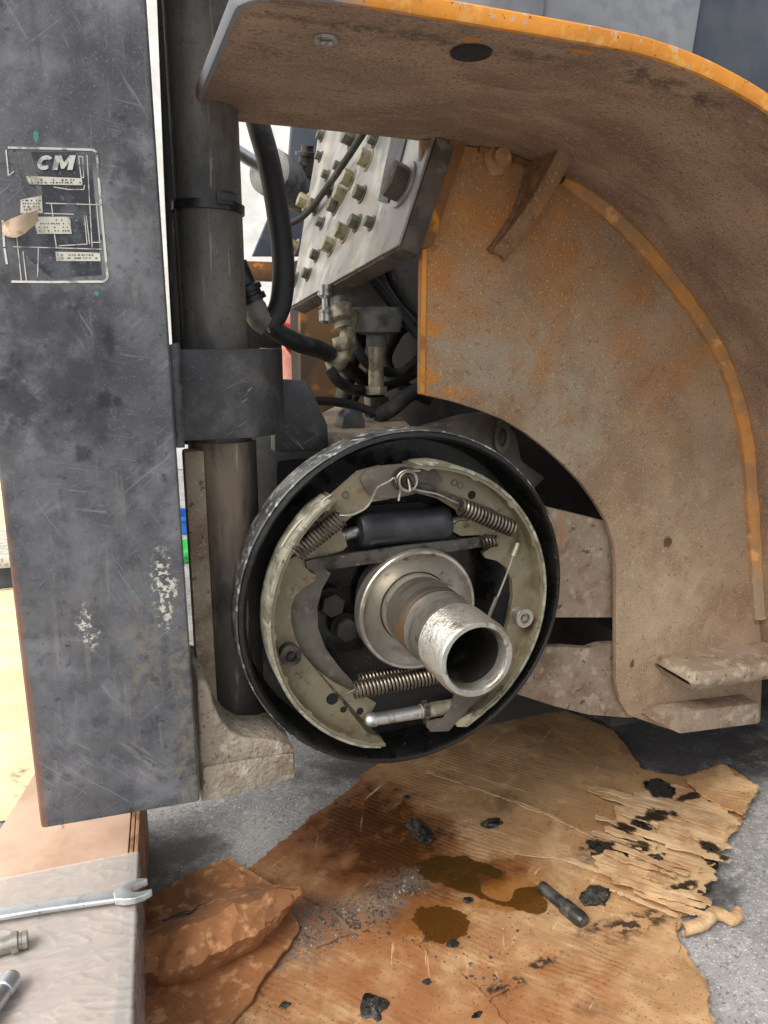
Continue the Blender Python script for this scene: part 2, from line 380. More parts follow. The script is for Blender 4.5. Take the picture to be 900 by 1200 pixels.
mat('wing_flange', lin(158, 131, 108), [
    dict(c=lin(120, 93, 74), s=7, st=(1, 1.6, 1), lo=.40, hi=.64, a=.75, d=9),
    dict(c=lin(182, 152, 124), s=16, st=(.7, 1.6, 1), lo=.48, hi=.70, a=.5, d=9),
    dict(c=lin(74, 57, 46), s=50, st=(.3, 1.4, 1), lo=.60, hi=.72, a=.5, d=7),
    dict(c=lin(58, 45, 37), at=[((-.05, -.145, .866), (.2, .012, .05)), ((.14, -.15, .86), (.1, .02, .05))], s=70, lo=.42, hi=.56, es=40, ea=1., e0=.2, e1=1.1, a=.6),
    dict(c=lin(190, 166, 140), s=520, lo=.60, hi=.68, a=.75, d=2),
    dict(c=lin(84, 65, 54), s=380, lo=.54, hi=.66, a=.65, d=3),
    dict(c=lin(176, 150, 124), s=150, lo=.60, hi=.67, a=.5, d=5),
    dict(c=lin(200, 125, 40), at=[((-.02, -.155, .866), (.008, .004, .05)), ((.06, -.165, .866), (.012, .004, .05))], es=160, ea=1., a=.8)],
    rough=.9, bumps=[(420, None, .5, .0012, None), (40, (.4, 1.5, 1), .4, .004, None)])
mat('wing_lip', lin(216, 140, 46), [
    dict(c=lin(236, 180, 100), s=60, lo=.50, hi=.66, a=.6, d=6),
    dict(c=lin(176, 174, 170), s=80, lo=.59, hi=.64, a=.9, d=6),
    dict(c=lin(132, 134, 138), at=[((-.16, -.10, .87), (.075, .16, .06))], es=60, ea=.5, e0=.7, e1=1.1, a=1.),
    dict(c=lin(90, 62, 38), s=200, lo=.63, hi=.69, a=.8)], rough=.5, bumps=[(200, None, .35, .001, None)])
mat('orange_weld', lin(190, 132, 70), [
    dict(c=lin(148, 116, 84), s=24, lo=.40, hi=.60, a=.8, d=8),
    dict(c=lin(150, 128, 104), at=[((.56, .07, .27), (.1, .1, .14))], es=40, ea=.5, e0=.5, e1=1.2),
    dict(c=lin(230, 170, 100), s=60, lo=.56, hi=.68, a=.6)], rough=.75, bumps=[(150, None, .5, .002, None)])
mat('orange_brown', lin(132, 88, 40), [
    dict(c=lin(96, 70, 46), s=20, lo=.44, hi=.62, a=.85, d=8), dict(c=lin(206, 132, 40), s=34, lo=.56, hi=.66, a=.8)], rough=.7, bumps=[(160, None, .4, .002, None)])
mat('orange_edge', ORG2, [dict(c=lin(170, 100, 30), s=40, lo=.55, hi=.66)], rough=.45)
mat('dusty_steel', lin(152, 135, 115), [
    dict(c=lin(114, 93, 74), s=26, lo=.46, hi=.64, a=.75, d=9), dict(c=lin(182, 168, 148), s=60, lo=.52, hi=.66, a=.65, d=8),
    dict(c=lin(80, 56, 40), s=80, lo=.63, hi=.69, a=.8), dict(c=lin(200, 184, 158), s=420, lo=.60, hi=.68, a=.6), dict(c=lin(178, 116, 56), at=[(AY(712, 622, .1), .012), (AY(655, 620, .1), (.012, .1, .03))], s=60, lo=.4, hi=.55, es=80, ea=1.2, e0=.2, e1=1., a=.8)],
    rough=.9, bumps=[(300, None, .5, .0012, None), (40, None, .35, .004, None)])
mat('slate_panel', lin(128, 132, 137), [
    dict(c=lin(152, 156, 160), s=8, st=(1, 1, .3), rot=(0, .5, 0), lo=.42, hi=.66, a=.8, d=8), dict(c=lin(104, 108, 113), s=50, lo=.48, hi=.66, a=.5, d=6),
    SC(lin(176, 178, 180), 300, .3), SC(lin(170, 172, 175), 300, -.8)], rough=.5, bumps=[(300, None, .12, .0006, None)])
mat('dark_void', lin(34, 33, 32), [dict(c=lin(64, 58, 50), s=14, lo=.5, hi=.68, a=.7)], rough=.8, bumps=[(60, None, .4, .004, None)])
mat('drum_black', lin(18, 18, 17), [
    dict(c=lin(52, 49, 43), s=20, lo=.52, hi=.72, a=.55, d=8), dict(c=lin(140, 140, 135), s=240, lo=.66, hi=.71, a=.5),
    dict(c=lin(8, 8, 7), s=24, lo=.5, hi=.6, a=.7, r=.18)], rough=.36, bumps=[(90, None, .25, .0015, None), (500, None, .12, .0005, None)])
mat('drum_rim', lin(92, 92, 89), [
    dict(c=lin(36, 36, 34), s=24, lo=.46, hi=.60, a=.9, d=7), dict(c=lin(196, 196, 192), s=120, lo=.52, hi=.64, a=.8)], rough=.42, bumps=[(260, None, .3, .001, None)])
mat('olive_zinc', lin(130, 121, 99), [
    dict(c=lin(112, 99, 76), s=34, lo=.46, hi=.66, a=.7, d=8), dict(c=lin(148, 140, 116), s=70, lo=.54, hi=.68, a=.6, d=6),
    dict(c=lin(58, 49, 38), s=70, lo=.60, hi=.70, a=.7, r=.5), dict(c=lin(118, 80, 56), s=60, lo=.62, hi=.70, a=.6), SC(lin(170, 162, 138), 400, .7)], rough=.42, metal=.45, bumps=[(240, None, .2, .0008, None)])
mat('lining', lin(150, 147, 128), [
    dict(c=lin(92, 88, 72), s=60, lo=.44, hi=.62, a=.8, d=8), dict(c=lin(182, 180, 164), s=160, st=(1, .2, 1), lo=.56, hi=.66, a=.7), dict(c=lin(46, 40, 32), s=120, lo=.63, hi=.7, a=.7)], rough=.5, metal=.15, bumps=[(300, None, .4, .001, None)])
mat('lever_steel', lin(104, 98, 90), [dict(c=lin(78, 70, 62), s=24, lo=.45, hi=.64, a=.8), dict(c=lin(130, 122, 108), s=90, lo=.58, hi=.68, a=.5)], rough=.5, metal=.4, bumps=[(180, None, .2, .001, None)])
mat('dark_steel', lin(86, 82, 76), [dict(c=lin(38, 34, 30), s=50, lo=.46, hi=.62, a=.8), dict(c=lin(150, 142, 130), s=130, lo=.6, hi=.7, a=.5)], rough=.38, metal=.7, bumps=[(300, None, .25, .0006, None)])
mat('spring_steel', lin(120, 112, 100), [dict(c=lin(50, 44, 38), s=60, lo=.46, hi=.62, a=.75)], rough=.34, metal=.85)
mat('zinc_wire', lin(176, 172, 156), [dict(c=lin(110, 100, 84), s=60, lo=.5, hi=.64, a=.7)], rough=.35, metal=.8)
mat('bright_zinc', lin(196, 195, 190), [dict(c=lin(96, 90, 80), s=90, lo=.50, hi=.64, a=.75, r=.5, d=6), dict(c=lin(46, 40, 34), s=150, lo=.60, hi=.68, a=.7, r=.6)], rough=.32, metal=.85)
mat('black_rubber', lin(34, 35, 38), [dict(c=lin(58, 58, 60), s=30, lo=.55, hi=.7, a=.6), dict(c=lin(110, 110, 108), s=200, lo=.69, hi=.73, a=.5)], rough=.36, bumps=[(220, None, .15, .0006, None)])
mat('hose_rubber', lin(36, 36, 37), [dict(c=lin(92, 88, 80), s=26, lo=.52, hi=.68, a=.7), dict(c=lin(134, 118, 80), s=60, lo=.70, hi=.73, a=.5)], rough=.55, bumps=[(220, None, .2, .0006, None)])
mat('machined_steel', lin(176, 171, 160), [
    dict(c=lin(124, 108, 90), s=40, st=(1, 3, 1), lo=.48, hi=.64, a=.55, d=7), dict(c=lin(200, 196, 184), s=60, st=(.5, 3, .5), lo=.56, hi=.68, a=.7),
    dict(c=lin(84, 66, 50), s=44, lo=.62, hi=.69, a=.7)], rough=.34, metal=.8, bumps=[(200, (.25, 3, .25), .25, .0008, None)])
mat('journal_dark', lin(112, 106, 98), [dict(c=lin(150, 118, 80), s=14, lo=.52, hi=.66, a=.75), dict(c=lin(76, 70, 64), s=40, st=(.4, 4, .4), lo=.48, hi=.62, a=.7)], rough=.4, metal=.7, bumps=[(160, (.3, 3, .3), .25, .0008, None)])
mat('thread_steel', lin(198, 195, 184), [
    dict(c=lin(140, 128, 108), s=40, lo=.48, hi=.62, a=.75, d=7), dict(c=lin(222, 219, 210), s=200, st=(.4, 2.5, .4), lo=.52, hi=.66, a=.6), dict(c=lin(92, 80, 64), s=120, lo=.64, hi=.7, a=.7)],
    rough=.32, metal=.8, bumps=[(260, None, .5, .0012, None)])
mat('bore_dark', lin(40, 38, 34), [dict(c=lin(84, 74, 58), s=40, lo=.5, hi=.65)], rough=.6, metal=.3)
mat('bulkhead', lin(158, 156, 153), [
    dict(c=lin(118, 117, 116), s=26, st=(1, 1, .14), rot=(.25, .35, 0), lo=.48, hi=.66, a=.8, d=8), dict(c=lin(194, 191, 184), s=20, st=(1, 1, .2), rot=(.25, .35, 0), lo=.52, hi=.66, a=.8),
    dict(c=lin(82, 80, 78), s=90, st=(1, 1, .2), rot=(.25, .35, 0), lo=.64, hi=.71, a=.8), dict(c=lin(186, 170, 146), s=8, lo=.52, hi=.68, a=.5)], rough=.42, metal=.25, bumps=[(120, None, .2, .001, None)])
mat('bolt_steel', lin(112, 110, 98), [dict(c=lin(76, 72, 64), s=60, lo=.46, hi=.62, a=.7)], rough=.5, metal=.4)
mat('bolt_brass', lin(168, 160, 132), [dict(c=lin(120, 108, 78), s=60, lo=.5, hi=.64, a=.7)], rough=.42, metal=.5)
mat('plate_edge', lin(92, 82, 72), [dict(c=lin(60, 54, 50), s=30, lo=.45, hi=.62, a=.8), dict(c=lin(130, 112, 92), s=60, lo=.58, hi=.68, a=.7)], rough=.7, bumps=[(160, None, .4, .002, None)])
mat('pump_grey', lin(128, 127, 123), [dict(c=lin(60, 58, 54), s=20, lo=.46, hi=.62, a=.8), dict(c=lin(140, 132, 116), s=40, lo=.56, hi=.68, a=.6)], rough=.6, bumps=[(120, None, .4, .002, None)])
mat('fitting', lin(190, 180, 156), [dict(c=lin(110, 100, 84), s=50, lo=.45, hi=.62, a=.8)], rough=.5, metal=.4)
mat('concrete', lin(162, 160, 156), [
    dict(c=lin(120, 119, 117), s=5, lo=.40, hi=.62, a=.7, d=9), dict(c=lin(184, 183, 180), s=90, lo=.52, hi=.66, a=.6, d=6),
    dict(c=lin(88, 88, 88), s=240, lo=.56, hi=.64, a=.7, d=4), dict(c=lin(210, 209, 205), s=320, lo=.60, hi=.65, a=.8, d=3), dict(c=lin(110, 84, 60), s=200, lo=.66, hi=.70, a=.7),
    dict(c=lin(58, 56, 54), at=[(AZ(215, 1000, 0), (.09, .05, 1)), (AZ(420, 900, 0), (.12, .06, 1)), (AZ(830, 1045, 0), (.06, .05, 1)), (AZ(180, 1015, 0), (.05, .09, 1)), (AZ(780, 872, 0), (.40, .20, 1)), (AZ(560, 860, 0), (.2, .2, 1))], es=30, ea=1.1, e0=.2, e1=1.1, a=.75, r=.5),  # floor stains; the two broad blobs under the truck paint in its shade
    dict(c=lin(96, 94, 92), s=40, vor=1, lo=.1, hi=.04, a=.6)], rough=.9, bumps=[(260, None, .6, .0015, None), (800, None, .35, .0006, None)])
mat('sunlit_ground_tone', lin(236, 222, 178), [dict(c=lin(214, 196, 150), s=5, lo=.45, hi=.62, a=.7, d=7), dict(c=lin(90, 84, 72), s=8, lo=.64, hi=.70, a=.8)], rough=.95, bumps=[(80, None, .4, .003, None)])  # pale warm tone puts sunlight into the ground colour
mat('pale_wall', lin(246, 246, 240), [dict(c=lin(224, 224, 214), s=5, lo=.45, hi=.62, a=.8, d=8)], rough=.95, bumps=[(40, None, .3, .004, None)])
CB_ROT = (0, 0, math.radians(14))
pz = lambda x, y: AZ(x, y, 0.004)
STAIN = [(pz(470, 1005), (.12, .09, 1)), (pz(425, 968), (.13, .12, 1)), (pz(560, 1030), (.09, .035, 1)), (pz(500, 1055), (.07, .045, 1))]
ST = lambda c, sc, ang, lo, a, k=.05: dict(c=c, s=sc, st=(k, 1, 1), rot=(0, 0, ang), lo=lo, hi=lo+.12, a=a, d=3, g=7, dist=.1)
CA = math.radians(50); FA = math.radians(-50)
mat('cardboard', lin(182, 145, 102), [
    dict(c=lin(166, 120, 76), s=5, lo=.40, hi=.64, a=.8, d=8),
    dict(c=lin(214, 178, 132), s=14, lo=.50, hi=.68, a=.6, d=7),
    ST(lin(214, 178, 134), 150, CA, .54, .45), ST(lin(130, 88, 52), 190, CA, .58, .45), ST(lin(222, 190, 148), 60, CA, .60, .5, .12), ST(lin(112, 72, 40), 70, CA, .58, .6, .12),
    dict(c=lin(146, 90, 48), at=[(pz(260, 1130), (.22, .16, 1)), (pz(380, 1000), (.19, .17, 1)), (pz(470, 1140), (.20, .12, 1)), (pz(640, 1160), (.14, .07, 1))], s=22, lo=.30, hi=.56, d=7, es=12, ea=.8, e0=.3, e1=1.2, a=.85),
    dict(c=lin(128, 76, 38), at=STAIN + [(pz(345, 980), (.08, .07, 1)), (pz(420, 930), (.07, .07, 1))], es=26, ea=1.1, e0=.4, e1=1.25, a=.8, r=.32),
    dict(c=lin(70, 40, 18), at=STAIN[:3], es=34, ea=1., e0=.2, e1=.95, a=.85, r=.14),
    dict(c=lin(136, 84, 26), at=[(pz(515, 1085), (.050, .032, 1)), (pz(600, 1048), (.07, .03, 1))], es=60, ea=.8, e0=.5, e1=1.1, a=.7, r=.15),
    dict(c=lin(112, 105, 96), at=[(pz(390, 1075), (.06, .04, 1)), (pz(350, 1092), (.055, .065, 1)), (pz(470, 1035), (.05, .03, 1)), (pz(440, 1060), (.05, .04, 1)), (pz(680, 1010), (.035, .02, 1))], s=200, lo=.40, hi=.56, es=50, ea=1.1, e0=.35, e1=1.1, a=.9, r=.9),
    dict(c=lin(34, 30, 27), at=[(pz(745, 1085), (.06, .022, 1)), (pz(700, 1090), (.03, .012, 1)), (pz(640, 1130), (.03, .01, 1)), (pz(590, 1160), (.03, .012, 1)), (pz(700, 990), (.05, .012, 1))], s=80, lo=.42, hi=.50, es=60, ea=1.2, e0=.2, e1=1., a=.9, r=.5),
    dict(c=lin(52, 42, 34), s=330, lo=.62, hi=.67, a=.75, d=3), dict(c=lin(78, 58, 40), s=90, lo=.58, hi=.68, a=.6, d=6, g=10), dict(c=lin(96, 62, 34), s=11, lo=.56, hi=.70, a=.6, d=7),
    dict(c=lin(238, 210, 170), s=110, st=(.08, 1, 1), rot=(0, 0, -.6), lo=.64, hi=.70, a=.6, d=3, g=9, dist=.4), dict(c=lin(236, 206, 164), s=110, st=(.08, 1, 1), rot=(0, 0, -1.2), lo=.65, hi=.71, a=.5, d=3, g=9, dist=.4)],
    rough=.85, bumps=[(120, (.05, 1, 1), .3, .0016, (0, 0, CA)), (600, None, .25, .0005, None), (30, None, .4, .004, None)], flute=(FA, .0078, .00032))
mat('flap_cardboard', lin(158, 106, 66), [
    dict(c=lin(148, 98, 58), s=26, lo=.42, hi=.62, a=.8, d=8), dict(c=lin(206, 160, 114), s=60, lo=.52, hi=.66, a=.7, d=6), dict(c=lin(90, 78, 66), s=150, lo=.62, hi=.68, a=.7),
    dict(c=lin(70, 62, 56), at=[(AZ(215, 1075, .015), (.03, .012, .1))], es=70, ea=.7), ST(lin(214, 170, 124), 160, .9, .56, .5)],
    rough=.85, bumps=[(60, None, .6, .003, None), (400, None, .3, .0008, None)])
mat('torn_cardboard', lin(200, 168, 126), [
    dict(c=lin(160, 118, 80), s=24, lo=.44, hi=.62, a=.7, d=7), ST(lin(140, 100, 66), 170, .87, .52, .7), ST(lin(232, 208, 170), 150, .87, .54, .7),
    dict(c=lin(24, 21, 19), at=[(AZ(768, 962, .01), (.05, .014, 1)), (AZ(733, 978, .01), (.018, .02, 1)), (AZ(838, 1004, .01), (.016, .035, 1)), (AZ(748, 998, .01), (.022, .010, 1)), (AZ(765, 925, .01), (.02, .014, 1)), (AZ(806, 937, .01), (.03, .010, 1)), (AZ(800, 1040, .01), (.03, .008, 1)), (AZ(705, 1000, .01), (.03, .008, 1))], es=60, ea=1.1, e0=.55, e1=.95, a=.94, r=.3)], rough=.85, bumps=[(200, (.06, 1, 1), .8, .002, (0, 0, .87)), (400, None, .35, .0008, None)])
mat('box_cardboard', lin(206, 172, 148), [dict(c=lin(186, 150, 124), s=12, lo=.45, hi=.62, a=.7, d=7), dict(c=lin(150, 112, 92), s=40, lo=.66, hi=.7, a=.7)], rough=.85, bumps=[(120, None, .2, .001, None)])
mat('box_edge', lin(170, 128, 96), [dict(c=lin(120, 84, 60), s=40, lo=.45, hi=.6)], rough=.85)
mat('grease_lump', lin(46, 42, 38), [dict(c=lin(98, 90, 80), s=240, lo=.54, hi=.66, a=.6), dict(c=lin(16, 15, 15), s=60, lo=.5, hi=.6, a=.8, r=.2)], rough=.5, bumps=[(260, None, .9, .002, None)])
mat('grit', lin(70, 66, 62), [dict(c=lin(150, 146, 140), s=90, lo=.55, hi=.6)], rough=.7)
mat('bolt_oiled', lin(112, 110, 106), [dict(c=lin(40, 38, 36), s=50, lo=.46, hi=.6, a=.7)], rough=.36, metal=.6, bumps=[(200, None, .3, .001, None)])
mat('chrome', lin(206, 210, 212), [dict(c=lin(160, 164, 166), s=40, lo=.5, hi=.66, a=.7), dict(c=lin(120, 116, 110), s=120, lo=.66, hi=.71, a=.6)], rough=.32, metal=.75, bumps=[(200, None, .12, .0006, None)])
mat('white_print', lin(206, 204, 194), [dict(c=lin(120, 120, 118), s=90, lo=.52, hi=.62, a=.85, d=6), dict(c=lin(70, 72, 78), s=60, lo=.60, hi=.66, a=.8)], rough=.6)
mat('white_patch', lin(208, 204, 188), [dict(c=lin(130, 124, 112), s=50, lo=.5, hi=.64, a=.7, d=7), dict(c=lin(80, 78, 76), s=170, st=(1, 1, .5), lo=.60, hi=.65, a=.7)], rough=.6)
mat('tan_scrap', lin(196, 172, 146), [dict(c=lin(150, 122, 98), s=60, lo=.5, hi=.64)], rough=.8)
mat('skin', lin(214, 150, 132), [dict(c=lin(196, 120, 104), s=30, lo=.5, hi=.66)], rough=.5)
mat('red_cloth', lin(205, 60, 58), [], rough=.8); mat('navy_cloth', lin(44, 50, 78), [], rough=.85)
mat('blue_plastic', lin(40, 110, 200), [], rough=.4); mat('green_plastic', lin(60, 190, 90), [], rough=.4)
mat('dark_paint_panel', lin(60, 66, 76), [dict(c=lin(84, 88, 94), s=10, lo=.48, hi=.66, a=.7)], rough=.5)
# oil lying on the cardboard, and the stretch film round the box
def glassy(name, tint, white, wfac, rough, bump, crease=30):
    m = bpy.data.materials.new(name); m.use_nodes = True; nt = m.node_tree; N = nt.nodes; L = nt.links; N.clear()
    out = N.new('ShaderNodeOutputMaterial'); tr = N.new('ShaderNodeBsdfTransparent'); tr.inputs[0].default_value = tint
    gl = N.new('ShaderNodeBsdfGlossy'); gl.inputs['Roughness'].default_value = rough
    fr = N.new('ShaderNodeFresnel'); fr.inputs[0].default_value = 1.5
    df = N.new('ShaderNodeBsdfDiffuse'); df.inputs[0].default_value = white
    geo = N.new('ShaderNodeNewGeometry'); ns = N.new('ShaderNodeTexNoise'); ns.inputs['Scale'].default_value = crease; ns.inputs['Detail'].default_value = 3; ns.inputs['Distortion'].default_value = 1.2
    mp = N.new('ShaderNodeMapping'); mp.inputs['Scale'].default_value = (.55, 1.3, 1); mp.inputs['Rotation'].default_value = (0, 0, .25); L.new(geo.outputs['Position'], mp.inputs[0]); L.new(mp.outputs[0], ns.inputs['Vector'])
    sb = N.new('ShaderNodeMath'); sb.operation = 'SUBTRACT'; L.new(ns.outputs['Fac'], sb.inputs[0]); sb.inputs[1].default_value = .5
    ab_ = N.new('ShaderNodeMath'); ab_.operation = 'ABSOLUTE'; L.new(sb.outputs[0], ab_.inputs[0])
    mr = N.new('ShaderNodeMapRange'); mr.inputs[1].default_value = .0; mr.inputs[2].default_value = .030; mr.inputs[3].default_value = min(1, wfac*1.10); mr.inputs[4].default_value = wfac*.97; L.new(ab_.outputs[0], mr.inputs[0])
    m1 = N.new('ShaderNodeMixShader'); L.new(mr.outputs[0], m1.inputs[0]); L.new(tr.outputs[0], m1.inputs[1]); L.new(df.outputs[0], m1.inputs[2])
    m2 = N.new('ShaderNodeMixShader'); L.new(fr.outputs[0], m2.inputs[0]); L.new(m1.outputs[0], m2.inputs[1]); L.new(gl.outputs[0], m2.inputs[2])
    bp = N.new('ShaderNodeBump'); bp.inputs['Strength'].default_value = bump; bp.inputs['Distance'].default_value = .004; L.new(ab_.outputs[0], bp.inputs['Height'])
    for n in (gl, fr, df): L.new(bp.outputs[0], n.inputs['Normal'])
    L.new(m2.outputs[0], out.inputs[0]); M[name] = m
glassy('oil', (.84, .66, .38, 1), (.22, .12, .03, 1), .22, .05, .10)
glassy('stretch_film', (.95, .94, .93, 1), (.98, .94, .88, 1), .36, .13, .08, 26)

mat('hole_black', lin(10, 10, 10), [], rough=.9, var=0)

mat('rib_rust', lin(140, 106, 76), [dict(c=lin(104, 76, 54), s=30, lo=.44, hi=.62, a=.8, d=8), dict(c=lin(180, 120, 56), s=40, lo=.54, hi=.66, a=.7, d=6), dict(c=lin(188, 164, 136), s=300, lo=.60, hi=.68, a=.7)], rough=.9, bumps=[(260, None, .5, .0015, None)])
mat('dark_rust', lin(92, 66, 38), [dict(c=lin(52, 42, 34), s=14, lo=.44, hi=.62, a=.8, d=7), dict(c=lin(140, 92, 40), s=30, lo=.58, hi=.68, a=.7)], rough=.8)
mat('label_black', lin(44, 46, 52), [dict(c=lin(84, 86, 92), s=40, lo=.46, hi=.62, a=.85, d=7), dict(c=lin(130, 130, 128), s=400, lo=.6, hi=.68, a=.6)], rough=.55)
# ================================================================ the setting
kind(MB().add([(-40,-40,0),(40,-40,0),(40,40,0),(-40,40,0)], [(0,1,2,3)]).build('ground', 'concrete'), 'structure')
kind(MB().add([(-30,.30,.004),(-.40,.42,.004),(-.40,30,.004),(-30,30,.004)], [(0,1,2,3)]).build('sunlit_ground', 'sunlit_ground_tone'), 'structure')  # separate sheet painted as the sunlit part of the ground
o = MB().box(-6, 6, 3.4, 3.6, 0, 3.2).build('building_wall', 'pale_wall', bevel=.01)
tag(o, 'pale mottled building wall far behind the mast cylinder and hose', 'wall')
t = thing('metal_step', AY(-10, 690, 1.55), 'dark step with pale edges behind the left edge of the mast', 'step')
xa, xb = AY(-60, 690, 1.55).x, AY(40, 690, 1.55).x
zt, zb = AY(10, 664, 1.55).z, .004
MB().box(xa-.6, xb, 1.55, 1.9, zb, zt).build('riser', 'dark_paint_panel', t, bevel=.01)
MB().box(xa-.6, xb+.01, 1.53, 1.9, zt+.001, zt+.03).build('tread', 'white_patch', t, bevel=.006)
MB().box(xa-.6, xb+.01, 1.535, 1.549, zt-.075, zt-.062).build('edge_strip', 'white_patch', t, bevel=.002)
for nm, px, py, h, m_, lab in (('plastic_crate', 221, 620, .062, 'blue_plastic', 'small blue plastic crate glimpsed between the mast and the lift cylinder'), ('plastic_tub', 222, 652, .036, 'green_plastic', 'low green plastic tub glimpsed between the mast and the lift cylinder')):
    p = AZ(px, py, .004); t = thing(nm, (p.x, p.y, .004), lab, 'crate' if 'crate' in nm else 'tub'); r = .08
    MB().ring((p.x, p.y, .004), (0,0,1), [(r*.85, .0), (r, h), (r*.96, h), (r*.82, .006)], 24).build('side', m_, t)
    MB().lathe((p.x, p.y, .006), (0,0,1), [(r*.82, 0), (r*.82, .004)], 24).build('bottom', m_, t)
    MB().ring((p.x, p.y, .004), (0,0,1), [(r, h-.012), (r*1.06, h-.012), (r*1.06, h-.001), (r, h-.001)], 24).build('rim', m_, t)

# ================================================================ chassis behind the wing
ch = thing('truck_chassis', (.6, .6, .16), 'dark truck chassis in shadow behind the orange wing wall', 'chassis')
MB().box(.19, 3.2, .22, 1.25, .125, .86).build('frame_box', 'dark_void', ch, bevel=.01)  # frame stretched long and low to keep light from underneath
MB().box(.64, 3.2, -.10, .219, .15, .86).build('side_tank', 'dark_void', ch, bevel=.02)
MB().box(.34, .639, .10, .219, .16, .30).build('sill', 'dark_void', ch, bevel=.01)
MB().box(.19, 3.2, .50, 1.24, .07, .1245).build('belly_shade_plate', 'dark_void', ch, bevel=.004)  # unseen plate, added to darken the floor below the truck
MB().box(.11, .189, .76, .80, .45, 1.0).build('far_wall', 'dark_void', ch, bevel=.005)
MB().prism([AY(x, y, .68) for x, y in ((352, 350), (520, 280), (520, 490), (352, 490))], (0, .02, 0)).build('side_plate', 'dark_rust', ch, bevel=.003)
p = AY(290, 316, 1.1); q = AY(345, 316, 1.1)
MB().box(p.x-.1, q.x, 1.1, 1.15, AY(300, 328, 1.1).z, AY(300, 306, 1.1).z).build('cross_bar', 'orange_brown', ch, bevel=.004)
MB().prism([AY(x, y, 1.16) for x, y in ((345, 110), (420, 110), (420, 300), (330, 300), (296, 300), (338, 200))], (0, .02, 0)).build('dash_panel', 'dark_paint_panel', ch, bevel=.003)
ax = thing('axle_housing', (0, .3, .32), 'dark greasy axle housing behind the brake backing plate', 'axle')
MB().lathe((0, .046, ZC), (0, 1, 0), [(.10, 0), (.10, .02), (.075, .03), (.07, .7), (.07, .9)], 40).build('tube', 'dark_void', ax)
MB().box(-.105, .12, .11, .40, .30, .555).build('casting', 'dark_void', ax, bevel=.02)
MB().prism([AZ(x, y, .575) for x, y in ((322, 506), (372, 486), (392, 476), (460, 474), (474, 492), (490, 506))], (0, 0, -.03)).build('top_plate', 'dusty_steel', ax, bevel=.003)
MB().prism([AY(x, y, .16) for x, y in ((400, 505), (403, 488), (412, 480), (424, 482), (428, 492), (428, 505))], (0, .03, 0)).build('lug', 'black_paint', ax, bevel=.002)
# bracket plates between the axle and the wing wall, right of the brake
ab = thing('axle_bracket', AY(690, 840, .10), 'dusty steel bracket plate with an open slot, right of the brake drum', 'bracket')
yb = .094
MB().prism([AY(x, y, yb) for x, y in ((600, 590), (640, 594), (690, 606), (730, 616), (730, 724), (600, 724))], (0, .012, 0)).build('upper_plate', 'dusty_steel', ab, bevel=.002)
MB().prism([AY(x, y, yb) for x, y in ((600, 758), (662, 758), (690, 760), (704, 755), (732, 754), (742, 842), (690, 838), (650, 828), (600, 812))], (0, .012, 0)).build('lower_plate', 'dusty_steel', ab, bevel=.002)
MB().prism([AY(x, y, .15) for x, y in ((488, 512), (500, 500), (545, 487), (570, 484), (592, 490), (606, 510), (612, 540), (640, 560), (600, 600), (500, 560))], (0, .02, 0)).build('top_ear', 'lever_steel', ab, bevel=.004)
pe = AY(587, 512, .148)
m = MB().ring(pe, (0, 1, 0), [(.006, -.004), (.0105, -.004), (.0105, .004), (.006, .004)], 24)
for v in m.v: v.z = pe.z + (v.z - pe.z)*1.9
m.build('ear_eye', 'lever_steel', ab)

# ================================================================ wing (mudguard)
wg = thing('wheel_wing', (.35, .05, .22), 'orange and dust-brown steel wheel wing curving over the removed wheel', 'mudguard')
PR = [(-.172,.866),(-.10,.8662),(0,.866),(.07,.8652),(.11,.863),(.16,.855),(.222,.8365),(.285,.804),(.348,.757),(.417,.694),(.465,.633),(.503,.552),(.529,.449),(.556,.326),(.577,.248),(.583,.225)]
PC = smooth_path([Vector((x, 0, z)) for x, z in PR], 6)
cum = [0.0]
for i in range(1, len(PC)): cum.append(cum[-1] + (PC[i]-PC[i-1]).length)
def prof(u):
    s_ = u*cum[-1]
    for i in range(1, len(PC)):
        if cum[i] >= s_ - 1e-9:
            t_ = (s_-cum[i-1])/max(cum[i]-cum[i-1], 1e-9); p_ = PC[i-1].lerp(PC[i], t_); d_ = (PC[i]-PC[i-1]).normalized(); return p_, Vector((-d_.z, 0, d_.x))
YF, YB = -.18, .0875
def wing_y(s_):                                   # the rounded left end narrows the plate
    rf, rb = .05, .03
    y0 = YF if s_ >= rf else YF + .032*(1 - math.sqrt(max(0, 1-((rf-s_)/rf)**2)))
    y1 = YB if s_ >= rb else YB - .05*(1 - math.sqrt(max(0, 1-((rb-s_)/rb)**2)))
    return y0, y1
us = 150
def wf(u, v):
    u2 = u**1.6 if u < .2 else u
    u2 = u*u/.4 + .0 if u < .2 else lerp(.1, 1, (u-.2)/.8)
    p_, n_ = prof(u2); y0, y1 = wing_y(u2*cum[-1])
    y_ = lerp(y0, y1, v); return Vector((p_.x, y_, p_.z)) + n_*(.0012*nz(p_.x*9, y_*9, p_.z*9))
MB().shell(wf, us, 30, -.008).build('flange', 'wing_flange', wg)
path = []
for i in range(9): path.append((0.0, lerp(wing_y(0)[1], wing_y(0)[0], i/9)))
for i in range(200):
    s_ = (i/199)**2*cum[-1]*.6; path.append((s_/cum[-1], wing_y(s_)[0]))
pts = []
for (u, y_) in path:
    p_, n_ = prof(u); pts.append((Vector((p_.x, y_, p_.z)), n_))
vs = []; fs = []
